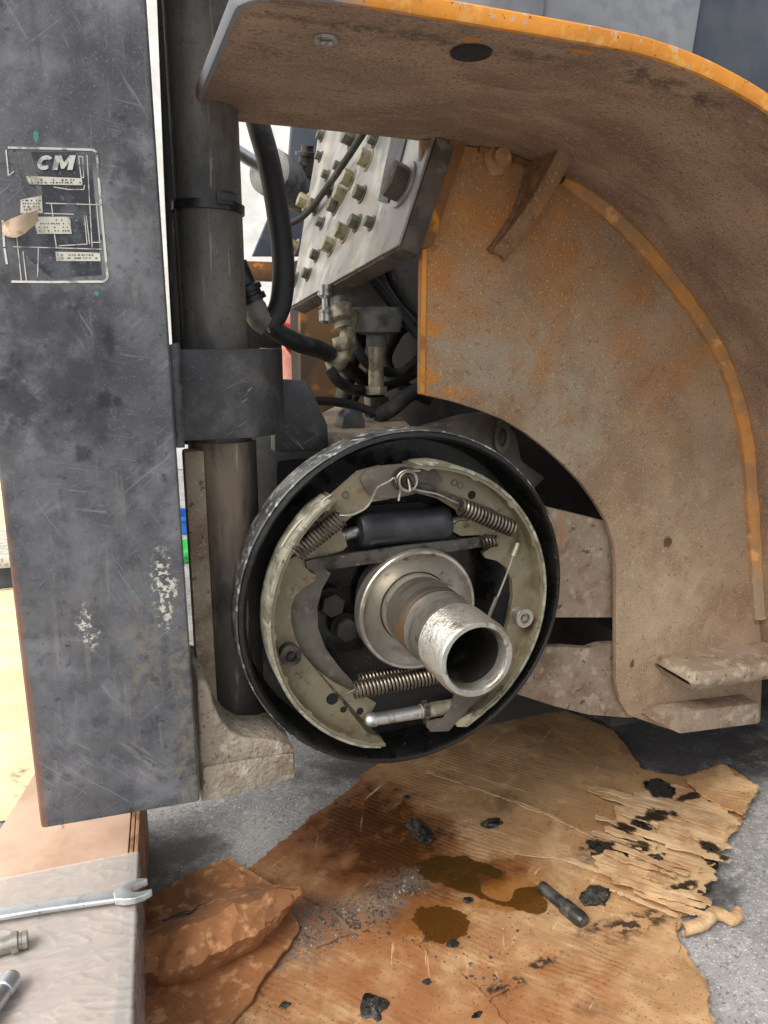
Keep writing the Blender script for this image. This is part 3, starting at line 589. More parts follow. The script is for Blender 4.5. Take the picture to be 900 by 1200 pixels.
for i, (p_, n_) in enumerate(pts):
    tn = (pts[min(i+1, len(pts)-1)][0] - pts[max(i-1, 0)][0]).normalized(); out = tn.cross(n_).normalized()
    if out.y > 0 and i > 30: out = -out
    if i <= 30 and out.x > 0 and out.y > 0: out = -out
    if out.dot(Vector((-1, -1, 0))) < 0: out = -out
    w_ = .0006*nz(p_.x*40, 3)
    for (a, b) in ((-.002, -.0010), (.0016+w_, -.0010), (.0026+w_, .0010), (.0026+w_, .0085), (.0012, .0098), (-.002, .0098)): vs.append(p_ + out*a + n_*b)
for i in range(len(pts)-1):
    for k in range(6): fs.append((i*6+k, i*6+(k+1) % 6, (i+1)*6+(k+1) % 6, (i+1)*6+k))
fs += [tuple(range(6)), tuple((len(pts)-1)*6+k for k in range(6))]
MB().add(vs, fs).build('lip_edge', 'wing_lip', wg)
# inner wall: one plate cut out round the axle
cut = [(722, 800), (722, 660), (719, 634), (711, 611), (698, 589), (682, 567), (662, 546), (640, 526), (615, 507), (590, 492), (560, 480), (528, 470), (492, 462), (493.5, 290), (494, 178)]
top = [Vector((p_.x, YW, p_.z)) - n_*.0005 for p_, n_ in (prof(lerp(.25, .965, i/40)) for i in range(41))]
wl = [pw(494, 163)] + top + [pw(893, 800), pw(891, 846), pw(797, 859), pw(770, 850), pw(736, 838), pw(727, 822)] + [pw(*c_) for c_ in cut]
MB().prism(wl, (0, .008, 0)).build('inner_wall', 'wing_wall', wg, bevel=.0012)
a, b = pw(494.5, 292), pw(492.5, 461)
MB().prism([a, b, b + Vector((.0045, 0, 0)), a + Vector((.0045, 0, 0))], (0, -.0015, 0)).build('cut_edge', 'orange_edge', wg)
wp = []
for i in range(90):
    p_, n_ = prof(lerp(.335, .93, i/89)); wp.append(Vector((p_.x, YW-.003, p_.z)) - n_*.003)
MB().tube(wp, [(.0105 + .0024*nz(i*.45, 2) + .0016*nz(i*1.9, 7))*min(1, .5+i/8) for i in range(90)], 10).build('weld_bead', 'orange_weld', wg)
wp = []
for i in range(60):
    p_, n_ = prof(lerp(.245, .325, i/59)); wp.append(Vector((p_.x, YW-.002, p_.z)) - n_*.002)
MB().tube(wp, [.0045 + .0015*nz(i*.7, 5) for i in range(60)], 8).build('weld_bead', 'orange_brown', wg)
# gusset: standing web with a hollow free edge
A, Bp = pw(630, 180), pw(580, 300)
d = (A - Bp); L = d.length; d.normalize(); perp = Vector((d.z, 0, -d.x))
def rib(u, v):                                    # closed section swept along a bowed line, height growing towards the flange
    h = .010 + .056*u**1.7; bow = perp*(.010*math.sin(u*PI)); c_ = Bp + d*(L*u*.98) + bow; q_ = v*4; k_ = min(3, int(q_)); t_ = q_-k_
    cn = [(-.0085, -.002), (-.0085, h-.003), (.0085, h-.003), (.0085, -.002)]; ax_, ay_ = cn[k_]; bx_, by_ = cn[(k_+1) % 4]
    x_, y_ = lerp(ax_, bx_, t_), lerp(ay_, by_, t_); rnd = .003*math.sin(max(0, min(1, (x_+.0085)/.017))*PI) if k_ == 1 else 0
    return c_ + perp*x_ + Vector((0, -(y_+rnd) + .0006*nz(u*20, v*9, 3), 0))
MB().grid(rib, 40, 32).build('gusset', 'rib_rust', wg, smooth=50)
for sd_ in (-1, 1):
    wp = [Bp + d*(L*i/30) + perp*(sd_*.0088 + .010*math.sin(i/30*PI)) + Vector((0, -.001, 0)) for i in range(31)]
    MB().tube(wp, [.0036 + .0012*nz(i*.9, sd_) for i in range(31)], 8).build('weld_bead', 'rib_rust', wg)
pb = pw(582, 187)
MB().lathe(pb, (0, -1, 0), [(.016, 0), (.0155, .004), (.010, .008), (.009, .014), (0, .015)], 24, .001).build('bolt_boss', 'orange_weld', wg)
p_ = Vector((AZ(552, 60, .866).x, AZ(552, 60, .866).y, .8655))
MB().lathe(p_, (0, 0, -1), [(.0145, 0), (.014, .0016), (.011, .0022), (0, .0018)], 32).build('flange_hole_disc', 'dark_void', wg)  # dark disc set in place of an open hole in the flange
p_ = Vector((AZ(382, 45, .866).x, AZ(382, 45, .866).y, .8658))
MB().ring(p_, (0, 0, -1), [(.0045, 0), (.0085, 0), (.0082, .0018), (.005, .0018)], 32).build('washer', 'bright_zinc', wg)
# step bar and foot of the wall
z0, z1 = AY(830, 806, .02).z, AY(830, 783, .02).z
xs = AY(806, 793, .02).x
def stepf(u, v):
    x_ = xs + u*.26; e = min(1, u/.05); hh = (z1-z0)*.5*math.sqrt(max(.02, 1-(1-e)**2)); an = v*2*PI
    c_, s_ = math.cos(an), math.sin(an); k = max(abs(c_), abs(s_))**.55
    return Vector((x_, .05 + .036*c_/k, (z0+z1)/2 - u*.012 + hh*s_/k + .0010*nz(x_*50, an, 1)))
MB().grid(stepf, 40, 24).build('step_bar', 'dusty_steel', wg)
q0 = [AY(x, y, .05) for x, y in ((768, 846), (790, 836), (889, 824), (890, 848), (797, 860))]
MB().prism(q0, (0, .0295, 0)).build('foot_plate', 'dusty_steel', wg, bevel=.002)

# dark panels standing above the wing
for i, (xa, xb, lab) in enumerate(((270, 632, 'grey body panel above the left half of the wing'), (634, 812, 'grey body panel between two seams above the wing'), (814, 1000, 'darker grey body panel above the right end of the wing'))):
    a, b = AY(xa, 20, -.13), AY(xb, 60, -.13)
    pts = []
    for k in range(13):
        x_ = lerp(a.x, b.x, k/12) if i else lerp(-.13, b.x, k/12)
        zz = min((p_.z for p_ in PC if abs(p_.x - x_) < .03), default=.86) + .002
        best = min(PC, key=lambda p_: abs(p_.x-x_)); pts.append(Vector((x_, -.13 + i*.0035, max(best.z, zz) + .012)))
    lean = .035
    up = [Vector((pts[-1].x + lean*1.2*(i < 2), pts[-1].y, 1.25)), Vector((pts[0].x + lean*1.2*(i > 0), pts[0].y, 1.25))]
    o = MB().prism(pts + up, (0, .02, 0)).build('body_panel', 'slate_panel' if i < 2 else 'dark_paint_panel', bevel=.002)
    tag(o, lab, 'panel', 'grey body panels above the wing')

# ================================================================ mast
ms = thing('lift_mast', (-.275, 0, .26), 'scuffed dark grey forklift mast channel with a torn white data plate', 'mast')
XL, XR, ZB = -.342, AY(190, 390, YM).x, AY(140, 957, YM).z
def mast_x(side, z):                               # the mast leans a hair
    a_, b_ = ((AY(235, 940, YM), AY(172, 0, YM)) if side else (AY(48, 972, YM), AY(0, 570, YM))); return a_.x + (b_.x-a_.x)*(z-a_.z)/(b_.z-a_.z)
ZL, ZR = AY(50, 972, YM).z, AY(235, 940, YM).z
MB().prism([Vector((mast_x(0, ZL), YM, ZL)), Vector((mast_x(1, ZR), YM, ZR)), Vector((mast_x(1, 1.35), YM, 1.35)), Vector((mast_x(0, 1.35), YM, 1.35))], (0, .022, 0)).build('front_flange', 'mast_paint', ms, bevel=.004, seg=3)
MB().box(XL+.003, XL+.022, YM+.023, .13, ZB+.004, 1.35).build('web', 'mast_paint', ms, bevel=.002)
MB().box(XL+.003, XR-.02, .131, .15, ZB+.004, 1.35).build('rear_flange', 'black_paint', ms, bevel=.002)
MB().box(XR-.030, XR-.006, .05, .09, .80, .93).build('roller_block', 'dark_void', ms, bevel=.003)
MB().box(XL+.03, -.215, .151, 1.2, .30, .46).build('added_shade_beam', 'black_paint', ms, bevel=.004)  # beam added behind the rail to cut light under the truck
# wrap-round clamp for the lift cylinder
cx, cy = AY(247, 300, .06).x, .06
zt, zb = AY(270, 409, .01).z, AY(270, 514, .01).z
rr = .0525; cxl = cx; cx = cx + .0085
tp = [(XR-.002, cy-rr), (lerp(XR, cx, .6), cy-rr)] + [(cx + rr*math.cos(a_), cy + rr*math.sin(a_)) for a_ in [math.radians(-90 + 10*k) for k in range(10)]] + [(cx+rr, .12)]
inn = [(x_ + (0 if k < 2 else (cx-x_)/rr*.009), y_ + (.009 if k < 2 else (cy-y_)/rr*.009)) for k, (x_, y_) in enumerate(tp)]; inn[-1] = (cx+rr-.009, .12)
MB().prism([Vector((x_, y_, zb)) for x_, y_ in tp] + [Vector((x_, y_, zb)) for x_, y_ in reversed(inn)], (0, 0, zt-zb)).build('cylinder_clamp', 'black_paint', ms, bevel=.0015)
cx = cxl
wp = [Vector((mast_x(1, zb)+.002+.002*nz(i*.9, 1), YM+.018, lerp(zb-.002, zt+.004, i/24))) for i in range(25)]
MB().tube(wp, [.0065+.0018*nz(i*1.3, 4) for i in range(25)], 10).build('weld_bead', 'mast_paint', ms)
MB().prism([AY(x, y, .085) for x, y in ((322, 445), (361, 446), (384, 498), (386, 527), (322, 530))], (0, .02, 0)).build('clamp_lug', 'black_paint', ms, bevel=.002)
# cast foot at the bottom of the mast
ft = [(231, 796), (240, 797), (246, 806), (250, 824), (258, 842), (270, 857), (285, 865), (305, 866), (325, 869), (340, 874), (346, 880), (346, 911), (300, 926), (236, 941)]
m = MB().prism([AY(x, y, -.018) for x, y in ft], (0, .085, 0))
o = m.build('cast_foot', 'dusty_casting', ms, bevel=.004, seg=3)
MB().prism([AY(x, y, -.022) for x, y in ((238, 900), (300, 890), (344, 884), (345, 912), (300, 925), (238, 940))], (0, .0035, 0)).build('foot_ledge', 'dusty_casting', ms, bevel=.0016)
# data plate print
def strip(m, pts, wpx, y=YM-.0004, th=.0006):
    for (p, q) in zip(pts[:-1], pts[1:]):
        a_ = Vector(p); b_ = Vector(q); d_ = (b_-a_); n_ = Vector((-d_.y, d_.x)).normalized()*wpx*.5; e_ = d_.normalized()*wpx*.3
        m.prism([AY(*(c_), y) for c_ in (a_+n_-e_, b_+n_+e_, b_-n_+e_, a_-n_-e_)], (0, th, 0))
cor = lambda cx_, cy_, r_, a0, a1: [(cx_+r_*math.cos(math.radians(lerp(a0, a1, k/5))), cy_+r_*math.sin(math.radians(lerp(a0, a1, k/5)))) for k in range(6)]
m = MB(); strip(m, [(10, 173)] + [(60, 174)] + cor(107, 182, 6.5, -90, 0) + [(119, 250)] + cor(119.5, 323.5, 6.5, 0, 90) + [(60, 330.5), (14, 330)], 2.6); dp = m.build('data_plate', 'white_print', ms)
m = MB(); strip(m, [(3, 259), (5, 290), (8, 309)], 2.4); m.build('border', 'white_print', dp)
m = MB(); strip(m, [(7, 176), (10, 206)], 1.6); strip(m, [(10, 206), (16, 201)], 1.2); m.build('border', 'white_print', dp)
m = MB()
for pts in ([(54,238),(119,240)], [(60,238),(62,253)], [(52,250),(86,251)], [(16,289),(119,292)], [(102,182),(108,290)], [(92,183),(95,208),(98,208),(97,184),(92,183)], [(99,253),(102,286),(69,288)], [(101,253),(105,286)], [(63,270),(66,289)], [(19,272),(25,329)], [(27,295),(31,329)], [(113,238),(117,284)], [(107,284),(118,284)], [(45,332-42),(44,325)], [(63,219),(80,222),(98,222),(99,217)]):
    strip(m, pts, 1.1)
m.build('diagram_line', 'white_print', dp)
m = MB(); m.prism([AY(x, y, YM-.0002) for x, y in ((36, 178), (106, 178), (119, 322), (60, 326), (30, 300), (50, 226))], (0, .0003, 0)); m.build('backing', 'label_black', dp)
for q in (((30,206),(96,209),(97,217),(34,216)), ((24,234),(49,229),(50,250),(24,250)), ((38,254),(82,254),(84,274),(44,274)), ((65,295),(117,296),(118,306),(66,306))):
    m = MB(); m.prism([AY(x, y, YM-.0006) for x, y in q], (0, .0008, 0)); m.build('white_panel', 'white_patch', dp)
rt = random.Random(3); m = MB()
for (xa, ya, xb, rowsn, dy, pitch) in ((36, 210, 94, 2, 3.2, 3.4), (26, 234, 48, 4, 3.6, 3.0), (44, 257, 80, 4, 4.2, 3.2), (68, 298, 114, 2, 3.6, 3.2)):
    for j_ in range(rowsn):
        x_ = xa + j_*.6
        while x_ < xb:
            w_ = rt.uniform(.9, 2.2)
            if rt.random() < .62: m.prism([AY(a_, b_, YM-.0008) for a_, b_ in ((x_, ya+j_*dy), (x_+w_, ya+j_*dy+.05), (x_+w_, ya+j_*dy+1.5), (x_, ya+j_*dy+1.45))], (0, .0003, 0))
            x_ += pitch*rt.uniform(.7, 1.2)
kind(m.build('worn_print', 'label_black', dp), 'stuff')
def letter(pts, x0, y0, w_, h_):
    MB().prism([AY(x0 + w_*a_ + .22*h_*b_, y0 - h_*b_, YM-.0010) for a_, b_ in pts], (0, .0012, 0)).build('letter', 'white_print', dp)
oc = [(.5 + .5*math.cos(math.radians(t_)), .5 + .5*math.sin(math.radians(t_))) for t_ in range(38, 323, 15)]
ic = [(.54 + .27*math.cos(math.radians(t_)), .5 + .22*math.sin(math.radians(t_))) for t_ in range(318, 41, -15)]
letter(oc + ic, 42, 199, 18, 17)
letter([(0,0),(0,1),(.3,1),(.5,.5),(.7,1),(1,1),(1,0),(.74,0),(.74,.55),(.57,.08),(.43,.08),(.26,.55),(.26,0)], 61, 199, 24, 17)
def scrap(u, v):
    p_ = AY(lerp(4, 44, u), lerp(262, 246, u) + 24*v*(.45+.55*math.sin(u*PI*.9+.2)), YM-.001)
    return p_ + Vector((0, -.006*math.sin(u*PI)*(1-.3*v) - .001 + .0006*nz(u*6, v*6), 0))
MB().shell(scrap, 14, 8, .0008).build('peeled_corner', 'tan_scrap', dp)

# ================================================================ lift cylinder
lc = thing('lift_cylinder', (cx, cy, .30), 'dusty black lift cylinder held by a clamp beside the mast', 'cylinder')
rc = (AY(286, 300, cy).x - AY(208, 300, cy).x)*.5
MB().lathe((cx, cy, zb-.01), (0, 0, 1), [(rc, 0), (rc, .8)], 48).build('upper_tube', 'cylinder_paint', lc)
MB().lathe((cx+.002, cy, .262), (0, 0, 1), [(rc*1.06, 0), (rc*1.08, .01), (rc*1.08, .30), (rc*1.08, .32)], 48).build('lower_tube', 'lower_cylinder_paint', lc)
MB().tube(smooth_path([AY(x, y, .075) for x, y in ((190, -60), (193, 0), (202, 240), (210, 400), (217, 520))], 6), .0065, 14).build('side_pipe', 'cylinder_paint', lc)
zt_ = AY(240, 238, cy-rc).z
MB().ring((cx, cy, zt_), (.03, 0, 1), [(rc+.0002, -.0038), (rc+.0022, -.0036), (rc+.0022, .0036), (rc+.0002, .0038)], 48).build('cable_tie', 'black_rubber', lc)
ph = AY(263, 232, cy-rc)
MB().box(ph.x-.007, ph.x+.007, ph.y-.0035, ph.y+.003, ph.z-.0055, ph.z+.0055).build('tie_head', 'black_rubber', lc, bevel=.0012)
MB().box(ph.x-.004, ph.x+.010, ph.y-.005, ph.y-.0036, ph.z-.003, ph.z+.0035).build('tie_tail', 'black_rubber', lc, bevel=.0005)
gx0, gx1 = AY(219.5, 600, .03).x, AY(243, 600, .03).x
MB().box(gx0, gx1, .03, .05, .30, zb-.012).build('guide_rail', 'dusty_steel', lc, bevel=.003)
# ================================================================ brake
DX, DZ = .007, ZC-.004
bk = thing('drum_brake', (DX, 0, DZ-.178), 'open drum brake with black dust shield, two brake shoes and return springs', 'brake')
ctr = (DX-.004, DZ+.001)
MB().ring((DX, 0, DZ), (0, 1, 0), [(.1615, .044), (.1650, .004), (.1665, -.0005), (.1687, -.0022), (.1720, -.0010), (.1727, .003), (.1727, .040), (.1655, .0525), (.03, .0525), (.03, .044)], 160).build('backing_plate', 'drum_black', bk)
MB().ring((DX, 0, DZ), (0, 1, 0), [(.1729, .002), (.1743, .003), (.1747, .012), (.1743, .034), (.1729, .036)], 160, .0004).build('rim_band', 'drum_rim', bk)
YS0, YS1, YWB = -.022, .012, -.006               # shoe edges, face of the shoe web
pk = lambda x, y, yy=YWB: AY(x, y, yy)
R0 = .1425
def shoe(label, a0, a1, outline, parent):
    web = arc(ctr, R0-.001, a0, a1, 48, YWB) + [pk(*q) for q in outline]
    sh = MB().prism(web, (0, .006, 0)).build('brake_shoe', 'olive_zinc', parent); sh['label'] = label
    n = 110; vs = []; fs = []
    for i in range(n+1):                          # rim plate with small bumps in its edge
        a = math.radians(lerp(a0, a1, i/n)); w_ = .0028*max(0, math.sin(i*.42)-.9)*10
        for (r_, y_) in ((R0-.0028-w_*.8, YS0+.001), (R0, YS0+.001), (R0, YS1), (R0-.0028, YS1)):
            vs.append(Vector((DX - .004 + r_*math.cos(a), y_, DZ + .001 + r_*math.sin(a))))
    for i in range(n):
        for k in range(4): fs.append((i*4+k, i*4+(k+1) % 4, i*4+4+(k+1) % 4, i*4+4+k))
    fs += [(0, 1, 2, 3), tuple(n*4+k for k in range(4))]
    MB().add(vs, fs).build('rim', 'olive_zinc', sh)
    vs = []; fs = []; b0, b1 = lerp(a0, a1, .015), lerp(a0, a1, .985)
    for i in range(n+1):
        a = math.radians(lerp(b0, b1, i/n)); tp_ = min(1, .35 + 12*min(i/n, 1-i/n))
        for (r_, y_) in ((R0+.0002, YS0), (R0+.0030*tp_, YS0), (R0+.0036*tp_, YS0+.001), (R0+.0036*tp_, YS1-.001), (R0+.0002, YS1)):
            vs.append(Vector((DX - .004 + r_*math.cos(a), y_, DZ + .001 + r_*math.sin(a))))
    for i in range(n):
        for k in range(5): fs.append((i*5+k, i*5+(k+1) % 5, i*5+5+(k+1) % 5, i*5+5+k))
    fs += [tuple(range(5)), tuple(n*5+k for k in range(5))]
    MB().add(vs, fs).build('lining', 'lining', sh)
    return sh
Lw = [(436, 866), (430, 850), (433, 838), (441, 824), (432, 818), (412, 810), (392, 800), (372, 786), (356, 768), (346, 748), (341, 728), (341, 712), (346, 698), (356, 688), (369, 681), (371, 674), (364, 671), (357, 664), (359, 658), (382, 651), (402, 645), (407, 640), (405, 632), (400, 622), (404, 612), (418, 601), (436, 588), (456, 585), (468, 576), (470, 560), (462, 549), (446, 546), (420, 553)]
shoe('left brake shoe with holes near its lower end', 124, 257, Lw, bk)
Rw = [(548, 846), (538, 846), (530, 838), (536, 828), (556, 812), (574, 790), (588, 760), (596, 728), (601, 700), (600, 680), (593, 665), (582, 657), (569, 654), (566, 648), (578, 640), (576, 630), (560, 627), (540, 628), (531, 623), (530, 616), (538, 611), (550, 610), (535, 598), (512, 584), (490, 578), (474, 575), (471, 558), (478, 547)]
shoe('right brake shoe', 91, -62, Rw, bk)
# dark holes in the left web
for (x, y, r_) in ((389.5, 819, .0062), (402.5, 831.5, .0034), (422, 833.5, .0037), (553, 580, .0042)):
    MB().lathe(pk(x, y, YWB-.0004), (0, 1, 0), [(r_, 0), (r_*.97, .0003)], 24).build('hole', 'hole_black', bk)
for (x, y) in ((405, 580), (533, 566), (540, 569)):
    MB().ring(pk(x, y, YWB-.0008), (0, 1, 0), [(.0022, 0), (.0036, 0), (.0036, .001), (.0022, .001)], 20).build('pressed_ring', 'lever_steel', bk)
# parking lever: brown-grey crescent behind the left shoe
lev = [(352, 668), (378, 664), (388, 672), (378, 690), (372, 712), (373, 736), (382, 760), (398, 782), (420, 806), (424, 816), (405, 812), (380, 797), (358, 775), (344, 750), (339, 722), (342, 700)]
MB().prism([AY(x, y, .0015) for x, y in lev], (0, .005, 0)).build('parking_lever', 'lever_steel', bk, bevel=.0008)
# guide plate and anchor pin
gp = [(423, 562), (430, 551), (448, 546), (470, 544), (494, 545), (512, 552), (520, 562), (512, 572), (494, 575), (482, 580), (462, 584), (446, 584), (430, 578)]
MB().prism([AY(x, y, -.0105) for x, y in gp], (0, .004, 0)).build('guide_plate', 'lever_steel', bk, bevel=.0006)
an = AY(472, 561, -.012)
ap = MB().lathe(an, (0, -1, 0), [(.0115, 0), (.0115, .003), (.0075, .0032), (.0072, .012), (.0062, .0135), (.003, .0135), (.0028, .011), (0, .011)], 32).build('anchor_pin', 'dark_steel', bk)
# return springs with long wire hooks
def spring(p, q, r_, turns, wire, name='return_spring', mt='spring_steel'):
    return helix(p, q, r_, turns, wire).build(name, mt, bk)
s1 = spring(AY(346, 648, -.016), AY(401, 606, -.016), .0074, 15, .00145)
hk = [AY(398, 604, -.018), AY(407, 604, -.02), AY(416, 602, -.02), AY(430, 594, -.02), AY(438, 580, -.021), AY(443, 571, -.021), AY(456, 564, -.021), AY(462, 560, -.022)]
loop = [an + Vector((.0095*math.cos(a_), -.008-.0006*k, .0095*math.sin(a_))) for k, a_ in enumerate([math.radians(190-30*j) for j in range(13)])]
MB().tube(smooth_path(hk + loop + [AY(469, 575, -.021), AY(467, 587, -.021)], 5), .0011, 8).build('hook', 'zinc_wire', s1)
MB().tube(smooth_path([AY(347, 650, -.016), AY(341, 653, -.012), AY(336, 655, -.004)], 5), .0013, 8).build('end_hook', 'spring_steel', s1)
s2 = spring(AY(539, 593, -.017), AY(602, 620, -.014), .0076, 16, .00145)
hk = [AY(537, 590, -.018), AY(528, 586, -.02), AY(512, 579, -.021), AY(497, 576, -.021), AY(485, 573, -.021), AY(478, 568, -.022)]
loop = [an + Vector((.0085*math.cos(a_), -.0105-.0004*k, .0085*math.sin(a_))) for k, a_ in enumerate([math.radians(-20+30*j) for j in range(11)])]
MB().tube(smooth_path(hk + loop + [AY(478, 554, -.022), AY(492, 552, -.022)], 5), .0011, 8).build('hook', 'zinc_wire', s2)
MB().tube(smooth_path([AY(600, 619, -.014), AY(607, 626, -.012), AY(608, 640, -.008), AY(603, 652, -.004)], 5), .0013, 8).build('end_hook', 'spring_steel', s2)
# wire edges (pale clip wires)
MB().tube(smooth_path([AY(388, 580, -.012), AY(378, 587, -.012), AY(374, 597, -.012), AY(364, 603, -.012), AY(352, 610, -.012), AY(340, 624, -.012), AY(330, 640, -.012)], 5), .0008, 6).build('clip_wire', 'zinc_wire', bk)
MB().ring(AY(375, 602, -.010), (0, 1, 0), [(.0038, 0), (.0075, 0), (.0072, .003), (.0042, .003)], 28).build('clip', 'lever_steel', bk)
# guide cable link arm across the top right
arm = [AY(x, y, -.0155) for x, y in ((480, 560), (492, 566), (506, 570), (540, 583), (572, 594), (584, 600), (582, 606), (560, 598), (536, 590), (505, 580), (486, 573))]
MB().prism(arm, (0, .003, 0)).build('cable_guide', 'dark_steel', bk, bevel=.0005)
# wheel cylinder, axis a little turned in the photograph plane
wa, wb_ = AY(421, 622, .004), AY(523, 613, .004); wd = wb_ - wa; wl_ = wd.length
wc = MB().lathe(wa, wd, [(.0120, -.003), (.0165, -.001), (.0180, .003), (.0180, .010), (.0172, .012), (.0172, wl_-.014), (.0182, wl_-.012), (.0182, wl_-.003), (.0165, wl_), (.0120, wl_+.002)], 40).build('wheel_cylinder', 'black_rubber', bk)
MB().tube([AY(388, 632, .002), wa], .0056, 20).build('push_rod', 'bright_zinc', wc)
MB().tube([wb_, AY(550, 609, .002)], .0056, 20).build('push_rod', 'bright_zinc', wc)
MB().box(wa.x+.012, wb_.x-.012, .008, .040, wa.z-.016, wa.z+.016).build('mounting_body', 'dark_void', wc, bevel=.003)
# strut bar
stp = [(358, 658), (372, 654), (470, 640), (560, 630), (580, 628), (580, 637), (566, 641), (470, 656), (400, 666), (374, 668), (360, 667)]
st_ = MB().prism([AY(x, y, -.012) for x, y in stp], (0, .005, 0)).build('strut_bar', 'dark_steel', bk, bevel=.001)
helix(AY(564, 636, -.010), AY(583, 634, -.010), .0050, 5, .0011).build('strut_spring', 'spring_steel', st_)
# adjuster cable with ferrule
cb = MB().tube(smooth_path([AY(604, 640, -.012), AY(597, 664, -.012), AY(584, 697, -.012), AY(576, 716, -.012), AY(562, 752, -.012), AY(548, 790, -.012)], 5), .0011, 8).build('adjuster_cable', 'zinc_wire', bk)
MB().tube([AY(607, 636, -.012), AY(602, 651, -.012)], [.0022, .0030], 12).build('ferrule', 'bolt_brass', cb)
MB().tube([AY(582, 700, -.012), AY(573, 722, -.012)], .0021, 10).build('sleeve', 'lever_steel', cb)
# hold-down cups
for (x, y, lab) in ((341, 768, None), (614, 724, None)):
    hd = MB().lathe(AY(x, y, -.018) + Vector((0, .014, 0)), (0, -1, 0), [(.0090, 0), (.0088, .003), (.0080, .009), (.0098, .013), (.0104, .015), (.0098, .0165), (.0055, .0165), (.0050, .0135), (.0030, .0135), (.0030, .0158), (0, .0158)], 32).build('hold_down', 'dark_steel' if x < 400 else 'machined_steel', bk)
# lower springs and adjuster
spring(AY(414, 809, -.014), AY(516, 791, -.014), .0078, 24, .0013)
spring(AY(420, 797, .004), AY(500, 782, .004), .0058, 20, .0011)
MB().tube(smooth_path([AY(416, 808, -.014), AY(408, 812, -.012), AY(400, 816, -.008)], 5), .0013, 8).build('end_hook', 'spring_steel', bk)
ja, jb = AY(428, 845, -.012), AY(540, 826, -.012); jd = jb-ja; jl = jd.length
adj = MB().lathe(ja, jd, [(.0035, 0), (.0058, .002), (.0072, .006), (.0072, .010), (.0064, .012), (.0066, jl*.32), (.0070, jl*.52), (.0070, jl*.56)], 28).build('adjuster', 'bright_zinc', bk)
MB().lathe(ja, jd, [(.0076, jl*.565), (.0076, jl*1.0)], 28).build('adjuster_sleeve', 'fitting', adj)
sw = MB()
dn = jd.normalized(); e1 = dn.cross(Vector((0, 0, 1))).normalized(); e2 = dn.cross(e1); o_ = ja + jd*.575
sw.prism([o_ + (e1*math.cos(k*PI/14) + e2*math.sin(k*PI/14))*(.0125 if k % 2 else .0108) for k in range(28)], dn*.0055); sw.build('star_wheel', 'dark_steel', adj)
lv = [(505, 858), (500, 852), (500, 845), (520, 842), (528, 832), (533, 812), (560, 806), (562, 818), (550, 830), (536, 846), (526, 857)]
MB().prism([AY(x, y, -.022) for x, y in lv], (0, .0025, 0)).build('adjuster_lever', 'lever_steel', bk, bevel=.0006)
MB().prism([AY(x, y, -.018) for x, y in ((532, 846), (560, 832), (568, 826), (570, 834), (548, 852), (536, 852))], (0, .004, 0)).build('wear_clip', 'fitting', bk, bevel=.0006)
# mounting bolts of the backing plate
for (x, y) in ((388, 707), (405, 736)):
    c_ = AY(x, y, .030)
    hb = hexprism(c_, (0, -1, 0), .0125, .009, .3).build('hex_bolt', 'dark_void', bk, bevel=.0014)
    MB().lathe(c_ + Vector((0, .004, 0)), (0, 1, 0), [(.0145, 0), (.0145, .010)], 28).build('washer', 'dark_void', hb)

# ================================================================ axle spindle
def find_y(px, py):
    best = None
    for k in range(400):
        y_ = -.30 + k*.001; d_ = Vector((DX, y_, DZ)) - CAM; w_ = d_.dot(CF); q = (450 + F_PX*d_.dot(CR)/w_, 600 - F_PX*d_.dot(CU)/w_)
        e = (q[0]-px)**2 + (q[1]-py)**2
        if best is None or e < best[0]: best = (e, y_)
    return best[1]
YT, YFL = find_y(556, 777), find_y(488, 716)
print('spindle tip', YT, 'flange', YFL)
sp = thing('axle_spindle', (DX, YFL, DZ-.061), 'hollow machined steel axle spindle with threaded end pointing at the viewer', 'axle')
f0 = YFL
MB().ring((DX, 0, DZ), (0, 1, 0), [(.0370, f0+.006), (.0435, f0+.004), (.0555, f0-.0015), (.0575, f0-.0035), (.0600, f0-.0035), (.0612, f0-.002), (.0612, f0+.012), (.055, f0+.016), (.048, f0+.05), (.036, f0+.05)], 96, .0003).build('seal_flange', 'machined_steel', sp)
MB().lathe((DX, 0, DZ), (0, 1, 0), [(.0345, f0+.045), (.0358, f0+.004), (.0358, f0-.006)], 96).build('seal_seat', 'machined_steel', sp)
y1 = lerp(f0, YT, .40)
MB().ring((DX, 0, DZ), (0, 1, 0), [(.0354, f0-.0062), (.0354, y1+.0012), (.0346, y1), (.030, y1), (.030, f0-.0062)], 96).build('bearing_journal', 'journal_dark', sp)
y2 = lerp(f0, YT, .66)
MB().ring((DX, 0, DZ), (0, 1, 0), [(.0352, y1-.0002), (.0350, y1-.001), (.0338, y1-.006), (.0336, y2), (.030, y2), (.030, y1-.0002)], 96).build('journal', 'machined_steel', sp)
pf = [(.0268, y2-.0003)]
yy = y2-.0003; k = 0
while yy > YT+.004:
    pf.append((.0344 if k % 2 else .0349, yy)); yy -= .0011; k += 1
pf += [(.0340, YT+.0025), (.0325, YT), (.0285, YT), (.0272, YT+.0022), (.0262, YT+.010)]
pf[0] = (.0262, y2-.0003)
MB().ring((DX, 0, DZ), (0, 1, 0), pf, 120, .00025).build('threaded_end', 'thread_steel', sp)
MB().ring((DX, 0, DZ), (0, 1, 0), [(.0258, YT+.012), (.0285, y2), (.0285, f0+.02), (.0, f0+.02), (.0, f0+.018), (.0258, f0+.018)], 64).build('bore', 'bore_dark', sp)

